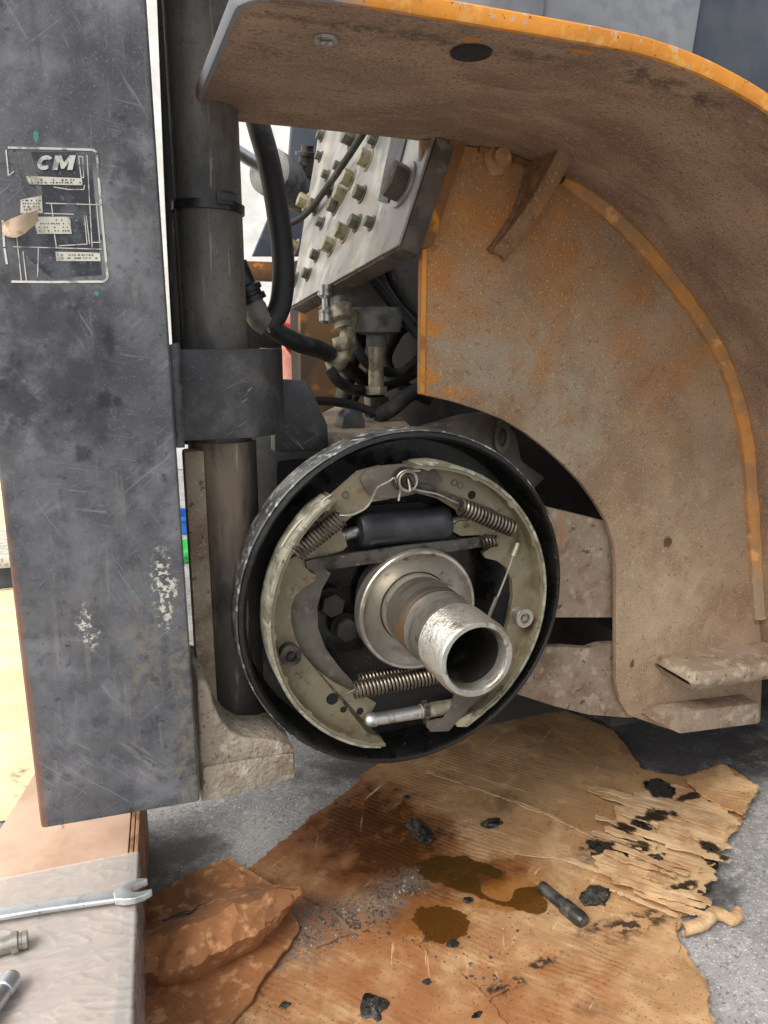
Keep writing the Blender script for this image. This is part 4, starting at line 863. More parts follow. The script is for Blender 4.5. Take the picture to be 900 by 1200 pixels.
# ================================================================ bulkhead plate and hydraulics in the gap
YBK = .07
bA, bB = AY(466, 287, YBK), AY(508, 158, YBK); hd_ = ray(100, 399).normalized()
bn = (bB-bA).cross(hd_).normalized()
if bn.dot(CAM-bA) < 0: bn = -bn
pbk = lambda x, y: AP(x, y, bA, bn)
bh = thing('bulkhead_plate', bA, 'silver scratched bulkhead plate studded with bolts, seen between hose and orange wall', 'plate')
MB().prism([pbk(x, y) for x, y in ((466, 287), (340, 359), (376, 140), (378, 100), (420, 110), (492, 158), (508, 158))], -bn*.003).build('plate', 'bulkhead', bh, bevel=.0008)
MB().prism([pbk(x, y) - bn*.0035 for x, y in ((467, 289), (339, 361), (376, 140), (378, 100), (420, 110), (492, 158), (509, 158))], -bn*.020).build('backing_frame', 'plate_edge', bh, bevel=.001)
MB().prism([AY(x, y, YBK+.001) for x, y in ((469, 285), (509, 158), (528, 161), (487, 290), (478, 291))], (0, .022, 0)).build('end_plate', 'plate_edge', bh, bevel=.001)
MB().prism([AY(x, y, YBK-.001) for x, y in ((487.5, 290), (528.5, 161), (549, 163), (527, 228), (507, 289), (496, 291))], (0, .0095, 0)).build('edge_bar', 'orange_brown', bh, bevel=.001)
MB().prism([pbk(x, y) + bn*.0003 for x, y in ((463, 150), (481, 150), (467, 205), (456, 238), (445, 236), (452, 200))], bn*.002).build('slot_strip', 'black_paint', bh, bevel=.0005)  # thin dark strip drawn in place of an open slot in the plate
bolts = [(432,188,.0085,'bolt_brass'),(412,211,.0085,'bolt_brass'),(405,273,.0085,'bolt_brass'),(389,289,.0085,'bolt_brass'),(402,229,.008,'bolt_brass'),(425,228,.007,'bolt_steel'),(419,262,.007,'bolt_steel'),(394,243,.0075,'bolt_steel'),(388,224,.0065,'bolt_steel'),
         (371,243,.008,'bolt_steel'),(359,237,.009,'bolt_brass'),(347,291,.009,'bolt_brass'),(346,329,.008,'bolt_steel'),(414,163,.010,'bolt_steel'),(378,160,.006,'bolt_steel'),(376,184,.0055,'bolt_steel'),(440,165,.006,'bolt_steel'),(378,262,.006,'bolt_steel'),(372,300,.006,'bolt_steel'),(362,322,.006,'bolt_steel'),(436,262,.0055,'bolt_steel'),(398,196,.0055,'bolt_steel'),(384,206,.0055,'bolt_steel')]
for (x, y, r_, mt) in bolts:
    c_ = pbk(x, y); r_ *= 1.2
    ho = hexprism(c_ + bn*.0016, bn, r_, r_*1.15, random.random()).build('bolt', mt, bh, bevel=.0008)
    MB().lathe(c_ + bn*.0002, bn, [(r_*1.35, 0), (r_*1.35, .0014)], 20).build('washer', mt, ho)
c_ = pbk(474, 217)
ho = hexprism(c_ + bn*.003, bn, .019, .016, .5).build('large_bolt', 'plate_edge', bh, bevel=.0015)
MB().lathe(c_ + bn*.0004, bn, [(.024, 0), (.024, .0025)], 28).build('washer', 'bulkhead', ho)
o = MB().tube(smooth_path([pbk(448, 143) + bn*.012, pbk(420, 182) + bn*.010, pbk(392, 222) + bn*.010, pbk(366, 256) + bn*.012, pbk(354, 275) + bn*.03], 6), .0045, 12).build('conduit', 'hose_rubber')
tag(o, 'thin dark conduit running diagonally across the silver bulkhead plate', 'pipe')
# tilt cylinder
ta, tb = AY(314, 200, .72), AY(388, 246, .90); td = tb-ta
tc = thing('tilt_cylinder', ta, 'dull grey tilt cylinder with chrome rod behind the black hose', 'cylinder')
MB().lathe(ta, td, [(.016, -.006), (.034, 0), (.040, .004), (.041, .04), (.039, .045), (.039, td.length)], 40).build('barrel', 'pump_grey', tc)
MB().tube([ta - td.normalized()*.16, ta], .011, 16).build('rod', 'chrome', tc)
MB().lathe(AY(360, 192, .76), (0, -.25, 1), [(.020, -.02), (.020, 0), (.015, .001), (.015, .012), (.022, .013), (.022, .019), (.012, .02), (.012, .03)], 24).build('port_fitting', 'dark_steel', tc)
# pump with its fittings
pp = AY(440, 350, .24)
pu = thing('hydraulic_pump', (pp.x, pp.y, AY(440, 390, .24).z), 'grey hydraulic pump casting with fittings under the bulkhead plate', 'pump')
body = [(404, 312), (425, 300), (470, 285), (500, 292), (506, 360), (486, 384), (470, 380), (430, 366), (394, 358)]
MB().prism([AY(x, y, .285) for x, y in body], (0, .12, 0)).build('casting', 'pump_grey', pu, bevel=.008, seg=3)
MB().tube([AY(x, y, .282) for x, y in ((394, 357), (430, 365), (470, 380), (486, 384))], .0025, 8).build('cast_rib', 'pump_grey', pu)
MB().lathe(AY(441, 372, .27), (0, 0, -1), [(.030, -.012), (.034, 0), (.031, .018), (.013, .022), (.013, .036)], 28).build('lower_cap', 'pump_grey', pu)
pt = MB().tube([AY(441, 385, .27), AY(441, 458, .27)], [.0105, .0100], 18).build('drain_pipe', 'fitting', pu)
hexprism(AY(441, 462, .27), (0, 0, 1), .0145, .010).build('nut', 'fitting', pt, bevel=.001)
c_ = AY(441, 474, .27); MB().box(c_.x-.012, c_.x+.014, .26, .285, c_.z-.02, c_.z+.010).build('block', 'dark_steel', pt, bevel=.002)
el = MB().tube(smooth_path([AY(410, 362, .255), AY(408, 388, .255), AY(405, 408, .255), AY(398, 424, .255), AY(385, 431, .255)], 6), .0098, 16).build('elbow', 'fitting', pu)
hexprism(AY(405, 408, .255), (AY(402, 398, .255)-AY(405, 410, .255)), .0145, .015).build('nut', 'fitting', el, bevel=.001)
MB().lathe(AY(399, 366, .255), (.1, -.3, -.9), [(.015, -.008), (.015, .008), (.011, .013), (.011, .02)], 20).build('union', 'fitting', pu)
MB().lathe(AY(382, 346, .255), (0, 0, -1), [(.010, -.012), (.010, 0), (.005, .004), (.005, .016), (.009, .017), (.009, .030), (.004, .034)], 20).build('bleed_valve', 'bright_zinc', pu)
MB().lathe(AY(456, 376, .30), (.3, -1, -.2), [(.006, -.004), (.006, .004), (.004, .009)], 6).build('plug', 'fitting', pu)
# hoses
def hose(pts, r_, label, mt='hose_rubber'):
    return tag(MB().tube(smooth_path(pts, 8), r_, 16).build('hydraulic_hose', mt), label, 'hose')
hz = [AY(288, 90, .13), AY(301, 140, .13), AY(316, 195, .13), (AY(327, 260, .13)), AY(332, 310, .13), AY(330, 350, .13), AY(322, 372, .13), AY(311, 378, .13)]
h1 = hose(hz, .0115, 'thick black hydraulic hose dropping behind the brown wing flange')
MB().tube(smooth_path([AY(313, 379, .13), AY(304, 373, .13), AY(298, 360, .13), AY(292, 345, .13)], 6), [.0125]*13 + [.0115]*6, 16).build('elbow', 'pump_grey', h1)
MB().lathe(AY(297, 354, .13), AY(290, 338, .13)-AY(299, 358, .13), [(.0145, 0), (.0145, .006), (.012, .007), (.012, .010), (.0145, .011), (.0145, .016), (.011, .018), (.011, .04)], 20).build('ferrule', 'black_rubber', h1)
hose([AY(292, 356, .2), AY(320, 385, .2), AY(350, 402, .2), AY(380, 412, .24), AY(408, 432, .36), AY(430, 450, .42), AY(460, 490, .45)], .0105, 'thick black hose crossing in front of the orange-brown side plate')
hose([AY(386, 432, .25), AY(398, 448, .25), AY(422, 458, .28), AY(455, 452, .32), AY(500, 430, .32)], .007, 'thin black hose looping below the pump elbow')
hose([AY(412, 296, .28), AY(440, 330, .27), AY(465, 362, .26), AY(496, 400, .24), AY(520, 420, .22)], .0065, 'brown-grey hose slanting down across the pump, lower of two')
hose([AY(445, 280, .28), AY(458, 325, .27), AY(475, 352, .26), AY(500, 378, .24), AY(520, 390, .22)], .0055, 'grey hose slanting down across the pump, upper of two')
hose([AY(440, 490, .22), AY(460, 478, .22), AY(480, 462, .22), AY(505, 452, .22)], .010, 'dark hose running right along the top of the axle casting')
hose([AY(405, 485, .44), AY(420, 455, .44), AY(455, 400, .44), AY(480, 380, .44)], .009, 'dark hose rising behind the pump drain pipe')
hose([AY(470, 300, .36), AY(480, 340, .36), AY(470, 380, .36), AY(452, 420, .36), AY(470, 450, .34), AY(505, 470, .33)], .009, 'black hose curving down at the right edge of the gap')
hose([AY(420, 352, .33), AY(416, 380, .30), AY(420, 410, .28), AY(436, 430, .28), AY(470, 436, .30), AY(500, 410, .31)], .0062, 'thin dark hose looping round behind the drain pipe')
hose([AY(404, 345, .40), AY(420, 395, .40), AY(410, 430, .40), AY(402, 470, .40)], .012, 'thick dark hose hanging behind the pump elbow')
hose([AY(345, 480, .18), AY(372, 470, .2), AY(410, 474, .22), AY(440, 484, .22)], .0055, 'thin black pipe lying along the axle top plate')
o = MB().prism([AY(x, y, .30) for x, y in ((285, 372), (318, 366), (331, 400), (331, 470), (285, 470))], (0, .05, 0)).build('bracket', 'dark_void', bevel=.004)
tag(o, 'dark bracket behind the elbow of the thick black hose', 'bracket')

# ================================================================ person crouching on the far side
hp = AY(345, 408, 1.35)
pe_ = thing('person', (hp.x, hp.y, .004), 'person crouching beyond the truck, bare arm and red top glimpsed past the clamp', 'person')
def skinned(name, mt, verts, edges, radii, parent, sub=2):
    off = origin_of(parent)
    me = bpy.data.meshes.new(name); me.from_pydata([tuple(Vector(v)-off) for v in verts], edges, []); me.update()
    ob = bpy.data.objects.new(name, me); COL.objects.link(ob)
    md = ob.modifiers.new('skin', 'SKIN')
    if not me.skin_vertices: me.skin_vertices.new()
    for i, r_ in enumerate(radii):
        sv = me.skin_vertices[0].data[i]; sv.radius = (r_, r_) if not isinstance(r_, tuple) else r_; sv.use_root = (i == 0)
    ob.modifiers.new('sub', 'SUBSURF').levels = sub; ob.modifiers['sub'].render_levels = sub
    dg = bpy.context.evaluated_depsgraph_get(); m2 = bpy.data.meshes.new_from_object(ob.evaluated_get(dg)); bpy.data.objects.remove(ob)
    m2.shade_smooth(); m2.materials.clear(); m2.materials.append(M[mt]); o2 = bpy.data.objects.new(name, m2); COL.objects.link(o2); o2.parent = parent; return o2
H = lambda x, y, z: Vector((hp.x + x, hp.y + y, hp.z + z))
bv = [H(.16,.25,-.40), H(.14,.20,-.25), H(.12,.13,-.08), H(.11,.06,.06), H(.10,.02,.16), H(.10,-.02,.24), H(.10,-.03,.31),
      H(.27,.06,.03), H(.30,-.05,-.20), H(.20,-.16,-.30), H(.14,-.20,-.31), H(-.06,.04,.02), H(-.02,-.02,-.06), H(.005,-.02,-.16), H(.0,-.06,-.24), H(.0,-.08,-.30),
      H(.30,.05,-.38), H(.34,-.25,-.28), H(.34,-.10,-.60), H(.34,-.2,-.655), H(.02,.05,-.38), H(-.12,-.22,-.30), H(-.12,-.06,-.60), H(-.12,-.16,-.655)]
be = [(0,1),(1,2),(2,3),(3,4),(4,5),(5,6),(3,7),(7,8),(8,9),(9,10),(3,11),(11,12),(12,13),(13,14),(14,15),(0,16),(16,17),(17,18),(18,19),(0,20),(20,21),(21,22),(22,23)]
br = [.14,.13,.14,.12,.055,.085,.075,.06,.045,.035,.03,.06,.05,.042,.034,.03,.09,.07,.05,.045,.09,.07,.05,.045]
skinned('body', 'skin', bv, be, br, pe_)
skinned('shirt', 'red_cloth', [H(.16,.25,-.40), H(.14,.20,-.25), H(.12,.13,-.08), H(.11,.07,.05), H(.27,.07,.03), H(.29,.0,-.08), H(-.055,.045,.035), H(-.035,.02,-.005)], [(0,1),(1,2),(2,3),(3,4),(4,5),(3,6),(6,7)], [.155,.15,.16,.13,.08,.065,.075,.06], pe_)
skinned('trousers', 'navy_cloth', [H(.16,.25,-.42), H(.30,.05,-.38), H(.34,-.25,-.28), H(.34,-.12,-.56), H(.02,.05,-.38), H(-.12,-.22,-.30), H(-.12,-.08,-.56)], [(0,1),(1,2),(2,3),(0,4),(4,5),(5,6)], [.16,.105,.085,.065,.105,.085,.065], pe_)
MB().lathe(H(.10,-.02,.30), (0, -.1, 1), [(.098, -.02), (.10, .0), (.095, .04), (.07, .075), (.03, .09), (0, .092)], 32).build('cap', 'navy_cloth', pe_)
# ================================================================ cardboard on the floor
def wav(x, y): return .0015 + .0022*(nz(x*7, y*9, 2)+.6) + .0008*nz(x*30, y*30, 4) + .05*max(0, x-.33)*max(0, nz(x*9, y*9, 11)+.3) + .004*max(0, -.06-y)/.1
cs = thing('cardboard_sheet', AZ(500, 1060, 0), 'large torn oil-stained cardboard sheet on the concrete under the brake', 'cardboard')
out = [AZ(x, y, 0) for x, y in ((143, 1215), (146, 1150), (180, 1120), (250, 1060), (282, 1030), (318, 1000), (352, 972), (362, 964), (395, 940), (420, 918), (432, 905), (480, 880), (540, 862), (600, 842), (660, 838), (720, 862), (752, 905), (800, 915), (846, 905), (888, 935), (872, 962), (850, 985), (840, 1010), (830, 1036), (822, 1060), (800, 1078), (793, 1100), (806, 1128), (826, 1162), (838, 1215))]
MB_ = sheet(ragged(out, .0028, .0042, 3), .0046, wav, .0032); csb = MB_.build('base_sheet', 'cardboard', cs, recalc=True)
def piece(px, z, th, seed, name, mt, amp=.004, lift=None, cell=.0035):
    pl = ragged([AZ(x, y, z) for x, y in px], .0024, amp, seed)
    zf = lambda x, y: wav(x, y) + z - .0015 + .0012*nz(x*40, y*60, seed) + (lift(x, y) if lift else 0)
    return sheet(pl, cell, zf, th).build(name, mt, cs)
piece([(700, 985), (722, 962), (755, 948), (800, 968), (842, 1000), (836, 1030), (828, 1048), (800, 1056), (770, 1044), (740, 1020), (712, 1008)], .0065, .003, 11, 'torn_layer', 'torn_cardboard', amp=.008, lift=lambda x, y: .006*max(0, nz(x*25, y*25, 3)))
piece([(720, 955), (760, 918), (800, 925), (836, 945), (868, 962), (850, 1000), (800, 990), (760, 972)], .0098, .003, 12, 'torn_layer', 'torn_cardboard', amp=.008, lift=lambda x, y: .006*max(0, nz(x*20, y*30, 8)))
piece([(800, 915), (846, 905), (886, 934), (870, 958), (836, 944)], .0135, .003, 13, 'torn_layer', 'cardboard')
piece([(690, 1000), (745, 1010), (790, 1040), (826, 1052), (812, 1064), (760, 1052), (700, 1022)], .0105, .0025, 14, 'torn_layer', 'torn_cardboard')
piece([(610, 1080), (700, 1070), (790, 1082), (800, 1130), (826, 1166), (836, 1212), (600, 1212), (590, 1140)], .0055, .0024, 15, 'torn_layer', 'cardboard')
piece([(380, 1120), (430, 1095), (480, 1104), (560, 1160), (600, 1212), (300, 1212), (330, 1160)], .0052, .0022, 16, 'torn_layer', 'cardboard')
piece([(708, 986), (735, 962), (775, 952), (838, 990), (840, 1020), (828, 1046), (780, 1040), (735, 1016)], .0060, .0020, 61, 'oil_soaked_layer', 'grease_lump', amp=.006)
piece([(752, 950), (775, 945), (812, 962), (842, 990), (839, 1022), (826, 1014), (820, 992), (790, 974), (764, 970), (754, 988), (738, 984), (742, 962)], .0096, .0014, 62, 'oil_soaked_layer', 'grease_lump', amp=.008)
piece([(686, 988), (720, 990), (748, 1003), (742, 1014), (700, 1004)], .0086, .0014, 63, 'oil_soaked_layer', 'grease_lump', amp=.004)
piece([(752, 918), (775, 914), (792, 926), (788, 938), (764, 934)], .0136, .0014, 64, 'oil_soaked_layer', 'grease_lump', amp=.004)
rs = random.Random(12)
for k in range(30):
    x_, y_ = rs.uniform(688, 790), rs.uniform(918, 1048); ln_ = rs.uniform(45, 110); wd2 = rs.uniform(2.5, 8); sl_ = rs.uniform(.22, .42); z_ = rs.uniform(.0095, .018)
    if x_ + ln_ > 868 - max(0, y_-960)*.45: ln_ = max(25, 868 - max(0, y_-960)*.45 - x_)
    n_ = 5; up = [(x_ + ln_*i/n_, y_ + ln_*sl_*i/n_ - wd2*.5*(.4+rs.random())) for i in range(n_+1)]; dn_ = [(x_ + ln_*i/n_, y_ + ln_*sl_*i/n_ + wd2*.5*(.4+rs.random())) for i in range(n_, -1, -1)]
    lf = rs.uniform(0, .5)
    piece(up + dn_, z_, .0018, 70+k, 'peeled_strip', 'torn_cardboard', amp=.0022, cell=.003, lift=lambda x, y, lf=lf, k=k: .008*lf*max(0, nz(x*30, y*30, k)+.2))
for k, (pth, wpx) in enumerate((([(356, 1052), (385, 1066), (410, 1090), (440, 1104), (478, 1112)], 2.6), ([(500, 905), (560, 926), (640, 955), (700, 985)], 3), ([(600, 1000), (660, 1008), (720, 1030), (800, 1062)], 4), ([(430, 1090), (400, 1098), (370, 1112)], 3), ([(560, 1180), (610, 1150), (650, 1120), (690, 1100)], 3), ([(690, 930), (730, 948), (790, 985), (835, 1020)], 5))):
    up = [Vector(p_) + Vector((0, -wpx*.5)) for p_ in pth]; dn_ = [Vector(p_) + Vector((0, wpx*.5)) for p_ in reversed(pth)]
    piece([tuple(p_) for p_ in up + dn_], .0062, .0016, 40+k, 'torn_ridge', 'torn_cardboard' if k in (1, 2, 5) else 'cardboard', amp=.0022, cell=.0022)
# crumpled flap folded up at the left
fl = thing('cardboard_flap', AZ(240, 1110, 0), 'crumpled brown cardboard flap folded up beside the wrapped box', 'cardboard')
back = [AZ(164, 1058, .004), AZ(196, 1040, .006), AZ(232, 1020, .01), AZ(268, 1006, .014)]
backb = [AZ(164, 1085, .008), AZ(215, 1070, .012), AZ(270, 1042, .02), AZ(322, 1040, .028)]
ridge = [AZ(152, 1104, .040), AZ(205, 1094, .060), AZ(280, 1062, .070), AZ(356, 1038, .066)]
brow = [AZ(150, 1138, .036), AZ(212, 1134, .046), AZ(288, 1096, .050), AZ(348, 1054, .050)]
foot = [AZ(152, 1148, .012), AZ(212, 1150, .008), AZ(286, 1118, .008), AZ(336, 1070, .010)]
rows = [smooth_path(r_, 10) for r_ in (back, backb, ridge, brow, foot)]
rj = random.Random(9); NU, NV = 40, 22
JT = [[Vector((rj.gauss(0, 1), rj.gauss(0, 1), rj.gauss(0, 1))) for _ in range(NU+1)] for _ in range(NV+1)]
def flp(u, v):
    i = min(29, int(u*30)); t_ = u*30 - i
    col_ = [r_[i].lerp(r_[i+1], t_) for r_ in rows]; vm = [0, .22, .55, .82, 1.0]
    k = max(q for q in range(4) if v >= vm[q] - 1e-9); s_ = (v-vm[k])/(vm[k+1]-vm[k]); p_ = col_[k].lerp(col_[k+1], s_)
    j_ = JT[int(round(v*NV))][int(round(u*NU))]; a_ = .0005 + .0010*(.52 < v < .95) + .0005*(v > .95)
    ed_ = .004*nz(u*16, 3) if v > .97 or v < .03 or u < .02 or u > .98 else 0
    big = Vector((nz(u*9, v*5, 1), nz(u*9, v*5, 2), nz(u*9, v*5, 3)))*.006*min(1, v*2) + Vector((0, 0, -.005*abs(nz(u*7+2, v*2.5, 6))))
    return p_ + j_*a_*.6 + big + Vector((0, ed_, 0))
MB().shell(flp, NU, NV, .0026).build('folded_sheet', 'flap_cardboard', fl, smooth=34, bevel=0)
piece2 = ragged([AZ(x, y, .0) for x, y in ((150, 1150), (205, 1140), (280, 1100), (340, 1070), (352, 1096), (330, 1130), (290, 1190), (270, 1215), (146, 1215))], .006, .003, 21)
sheet(piece2, .007, lambda x, y: wav(x, y) + .0055 + .006*max(0, nz(x*16, y*16, 6)), .003).build('under_fold', 'flap_cardboard', fl)
# gravelly grit spilt beside the flap and over the card
rg = random.Random(5)
gm = MB()
def grit_patch(n, cx_, cy_, rx, ry, smin, smax):
    for _ in range(n):
        a_ = rg.random()*2*PI; d_ = math.sqrt(rg.random()); x, y = cx_+rx*d_*math.cos(a_), cy_+ry*d_*math.sin(a_)
        p_ = AZ(x, y, .006); s_ = rg.uniform(smin, smax); h = s_*rg.uniform(.4, .8)
        q = [Vector((p_.x + s_*math.cos(b_)*rg.uniform(.6, 1.2), p_.y + s_*math.sin(b_)*rg.uniform(.6, 1.2), .0055)) for b_ in (0, 1.3, 2.5, 3.8, 5.1)]
        gm.add(q + [Vector((p_.x+rg.uniform(-.3, .3)*s_, p_.y, .0055+h))], [(0,1,5),(1,2,5),(2,3,5),(3,4,5),(4,0,5)])
grit_patch(420, 380, 1085, 42, 26, .0006, .0022); grit_patch(260, 465, 1035, 45, 20, .0006, .002); grit_patch(160, 430, 1070, 40, 24, .0006, .002)
grit_patch(150, 640, 960, 110, 40, .0005, .0015); grit_patch(220, 560, 1110, 230, 80, .0005, .0018); grit_patch(60, 250, 1170, 90, 40, .0006, .002); grit_patch(90, 690, 1010, 30, 14, .0005, .0014)
grit_patch(70, 480, 1150, 110, 50, .0012, .0036); grit_patch(60, 400, 1085, 60, 30, .0012, .0036); grit_patch(50, 560, 1120, 90, 40, .001, .0034); grit_patch(36, 700, 1110, 70, 30, .001, .003); grit_patch(40, 470, 1030, 50, 18, .0012, .0036)
o = gm.build('grit', 'grit'); kind(o, 'stuff'); tag(o, 'dark grit and dirt crumbs scattered over the cardboard', 'grit')
# oil pools
for (px, lab) in (([(488, 1010), (505, 1003), (540, 1004), (570, 1010), (592, 1022), (604, 1028), (625, 1025), (640, 1034), (636, 1050), (640, 1062), (628, 1070), (604, 1066), (580, 1058), (556, 1046), (530, 1040), (505, 1032), (490, 1024)], 'long brown oil pool on the cardboard left of the bolt'),
                  ([(492, 1064), (510, 1060), (530, 1066), (545, 1076), (545, 1090), (536, 1102), (520, 1107), (500, 1101), (490, 1088), (488, 1074)], 'small round amber oil pool on the cardboard nearer the viewer')):
    pl = ragged([AZ(x, y, .008) for x, y in px], .002, .0050, 31)
    zz = .0125
    o = sheet(pl, .0028, lambda x, y: .0030, .0040).build('oil_pool', 'oil'); tag(o, lab, 'oil')
# bolt lying on the card
bo = thing('loose_bolt', AZ(660, 1060, .008), 'oily dark steel wheel bolt lying on the cardboard', 'bolt')
a_, b_ = AZ(636, 1040, .014), AZ(686, 1082, .014); d_ = b_-a_
MB().lathe(a_, d_, [(.004, -.004), (.0066, -.003), (.0075, 0), (.0075, d_.length*.5)], 24).build('shank', 'bolt_oiled', bo)
MB().lathe(a_, d_, [(.0072, d_.length*.501), (.0092, d_.length*.52), (.0095, d_.length*.9), (.0080, d_.length*.97), (.003, d_.length)], 24).build('head', 'bolt_oiled', bo)
# greasy lumps, each one a thing
for (x, y, rx, ry, rz, sd, lab) in ((698, 1051, .020, .013, .011, 1, 'black greasy crumb cluster just right of the loose bolt'), (492, 973, .012, .028, .008, 2, 'long grey-black scraping above the oil pool'), (438, 1182, .014, .016, .010, 3, 'largest shiny black lump at the bottom edge of the cardboard'),
        (576, 965, .014, .009, .006, 4, 'flat dark lump on the cardboard below the brake drum'), (476, 935, .008, .006, .006, 5, 'small dark lump near the top left of the cardboard'), (712, 1040-50, .028, .008, .006, 6, 'black greasy smear lump at the edge of the torn layers'),
        (500, 1152, .008, .006, .006, 7, 'small grey pebble near the bottom middle of the cardboard'), (530, 1106, .013, .007, .004, 8, 'dark flake just below the round oil pool'), (556, 1192, .020, .007, .005, 9, 'long dark flake at the bottom edge of the cardboard'),
        (222, 1073, .020, .007, .005, 10, 'dark crumb strip on top of the folded cardboard flap'), (262, 1193, .012, .009, .005, 11, 'dark flat lump in front of the folded flap'), (724, 1138, .010, .007, .005, 12, 'dark chip in the lower right of the cardboard'), (770, 1004, .024, .010, .006, 13, 'black oily lump inside the torn cardboard hole'), (335, 1178, .010, .006, .005, 14, 'grey flake right of the lump before the flap'), (548, 1055, .010, .006, .005, 15, 'dark flake between the two oil pools')):
    if sd not in (1, 2, 3, 4): rx, ry, rz = rx*.62, ry*.7, rz*.55
    z_ = .0075 if sd not in (10, 13) else (.020 if sd == 10 else .016)
    p_ = AZ(x, y, z_); o = lump((p_.x, p_.y, p_.z + rz*.1), rx, ry, rz*.8, sd*3.7, .5).build('grease_lump', 'grease_lump'); tag(o, lab, 'grease lump', 'grease lumps on the cardboard')
# curled paper scrap on the concrete
c0 = [AZ(x, y, .006) for x, y in ((800, 1092), (822, 1086), (838, 1074), (856, 1080), (866, 1074))]
sp_ = smooth_path(c0, 8)
def curl(u, v):
    i = min(len(sp_)-2, int(u*(len(sp_)-1))); p_ = sp_[i].lerp(sp_[i+1], u*(len(sp_)-1)-i); a = v*5.2
    return p_ + Vector((.004*math.cos(a)*.4, .007*math.cos(a), .0065*math.sin(a)+.002)) * (1+.35*nz(u*9, v*3, 1)) + Vector((0, 0, .002))
o = MB().shell(curl, 40, 16, .0012).build('paper_scrap', 'torn_cardboard'); tag(o, 'curled pale cardboard scrap on the concrete at the right', 'scrap')

# ================================================================ wrapped box with tools
ZX = .13
bx = thing('wrapped_box', (-.36, .0, 0), 'flat cardboard box wrapped in clear stretch film at the lower left', 'box')
c1, c2, c3 = AZ(151, 962, ZX), AZ(132, 1230, ZX), AZ(41, 905, ZX)
dl = (AZ(0, 971, ZX) - c3).normalized()
c4 = c3 + dl*.60; c1b = c3 + (c1-c3)
far = AZ(158, 890, ZX)
topo = [c2 + (c2-c1).normalized()*.15, far, c3, c4]
body_ = [Vector((p_.x, p_.y, .002)) for p_ in topo]
MB().prism(body_, (0, 0, ZX-.008)).build('carton', 'box_cardboard', bx, bevel=.003)
e_ = (c2-c1).normalized(); nrm_ = Vector((-e_.y, e_.x, 0)); nrm_ = nrm_ if nrm_.x > 0 else -nrm_
lid = [p_ + Vector((0, 0, -.0058)) for p_ in topo]
MB().prism(lid, (0, 0, .0055)).build('lid', 'box_cardboard', bx, bevel=.0015)
m = MB()
for k, o_ in enumerate((.0012, .0062)):
    q0, q1 = topo[1] + nrm_*o_, topo[0] + nrm_*o_
    m.add([], []); m.prism([q0 + Vector((0, 0, -.001)), q1 + Vector((0, 0, -.001)), q1 + nrm_*.0040 + Vector((0, 0, -.001)), q0 + nrm_*.0040 + Vector((0, 0, -.001))], (0, 0, -.124+k*.0))
m.build('side_board', 'box_edge', bx, bevel=.0008)
# stretch film: over the top, round the edge and down the side
f0_, f1_ = AZ(126, 996, ZX), AZ(-60, 1050, ZX)
def film(u, v):
    ea = lerp(0, 1, v); ed = AZ(lerp(147, 131, v), lerp(1002, 1260, v), ZX)       # along the right edge
    lf = AZ(lerp(-70, -110, v), lerp(1045, 1290, v), ZX)
    rd = lambda a_: (1-min(1, abs(a_)*3.2))**2
    wr = .32*(.0016*rd(nz(u*3.1+v*2, v*13+u*4, 2)) + .0012*rd(nz(u*5+v*8, v*17-u*6, 8)) + .0009*rd(nz(u*12, v*30+u*9, 5)) + .001*max(0, nz(u*4, v*7, 9)))
    if u < .72:
        p_ = lf.lerp(ed, u/.72); return p_ + Vector((0, 0, .0014 + wr))
    s_ = (u-.72)/.28
    edr = ed + nrm_*(.0125)
    if s_ < .22: return ed.lerp(edr, s_/.22) + Vector((0, 0, .0014 + wr))
    return edr + nrm_*(.001 + wr*1.6) + Vector((0, 0, .0014 - (s_-.22)/.78*.11))
MB().grid(film, 170, 190).build('stretch_film', 'stretch_film', bx, smooth=80)
zt_ = ZX + .006
wr_ = thing('open_end_wrench', AZ(60, 1066, zt_), 'chrome open-end wrench lying across the wrapped box', 'wrench')
w0, w1 = AZ(-40, 1081, zt_), AZ(140, 1053, zt_); wd_ = (w1-w0).normalized(); wn_ = Vector((-wd_.y, wd_.x, 0))
L_ = (w1-w0).length
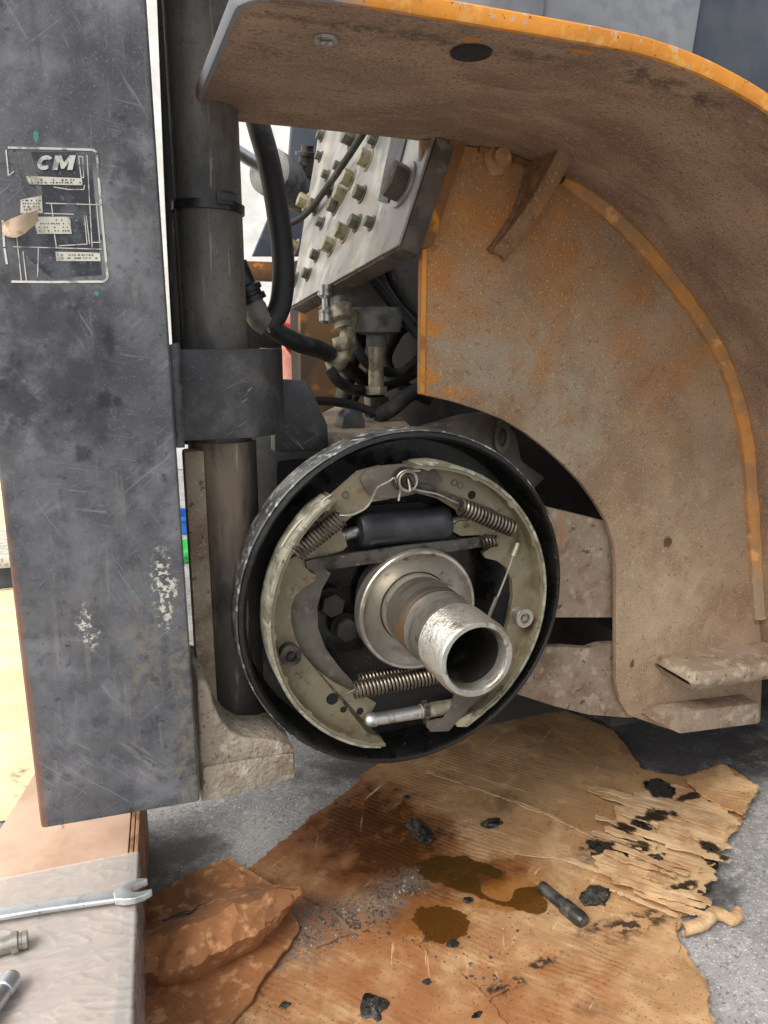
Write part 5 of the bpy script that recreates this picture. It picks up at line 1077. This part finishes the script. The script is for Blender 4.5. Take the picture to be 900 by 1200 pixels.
def shaft(u, v):
    hw = .0068 + .0012*abs(u-.5)*2; a = v*2*PI; c_, s_ = math.cos(a), math.sin(a)
    return w0 + (w1-w0)*u + wn_*hw*(abs(c_)**.6)*(1 if c_ > 0 else -1) + Vector((0, 0, .0035 + .0032*(abs(s_)**.7)*(1 if s_ > 0 else -1)))
MB().grid(shaft, 12, 28).build('shaft', 'chrome', wr_, smooth=50)
hc = AZ(158, 1049, zt_); ha = wd_.copy(); rot = Matrix.Rotation(math.radians(15), 3, 'Z'); ha = rot @ ha; hn = Vector((-ha.y, ha.x, 0))
hd_pts = [(-.022, -.0065), (-.013, -.012), (-.003, -.0155), (.008, -.0155), (.017, -.012), (.018, -.0088), (.004, -.0072), (-.002, -.0045), (-.003, 0), (-.002, .0045), (.004, .0072), (.016, .0082), (.0165, .0115), (.008, .0155), (-.003, .0155), (-.013, .012), (-.022, .0065)]
MB().prism([hc + ha*x_*.88 + hn*y_*.86 + Vector((0, 0, .0002)) for x_, y_ in hd_pts], (0, 0, .0072)).build('jaw', 'chrome', wr_, bevel=.0012, seg=3)
sk = thing('socket_adapter', AZ(15, 1105, ZX+.004), 'small steel socket adapter on the film below the wrench', 'socket')
s0, s1_ = AZ(-14, 1113, ZX+.0105), AZ(33, 1100, ZX+.0105); sd_ = s1_-s0; ll = sd_.length
MB().lathe(s0, sd_, [(.0075, 0), (.0075, ll*.55), (.0092, ll*.58), (.0092, ll*.74), (.0070, ll*.78), (.0070, ll*.84)], 28).build('body', 'machined_steel', sk)
MB().lathe(s0, sd_, [(.0064, ll*.84), (.0078, ll*.86), (.0078, ll*.98), (.0060, ll), (.003, ll)], 28).build('ball_end', 'machined_steel', sk)
tl = thing('chrome_bar', AZ(5, 1170, ZX+.006), 'polished chrome bar end in the bottom left corner', 'tool')
t0, t1 = AZ(-34, 1212, ZX+.012), AZ(15, 1145, ZX+.012); td_ = t1-t0; ll = td_.length
MB().lathe(t0, td_, [(.0085, 0), (.0085, ll*.70), (.0080, ll*.72), (.0080, ll*.74), (.0088, ll*.76), (.0088, ll*.96), (.0072, ll), (.004, ll*1.002)], 32).build('bar', 'chrome', tl)
MB().lathe(t0, td_, [(.0062, ll*1.004), (.0060, ll*1.03), (.0, ll*1.035)], 24).build('tip', 'dark_steel', tl)
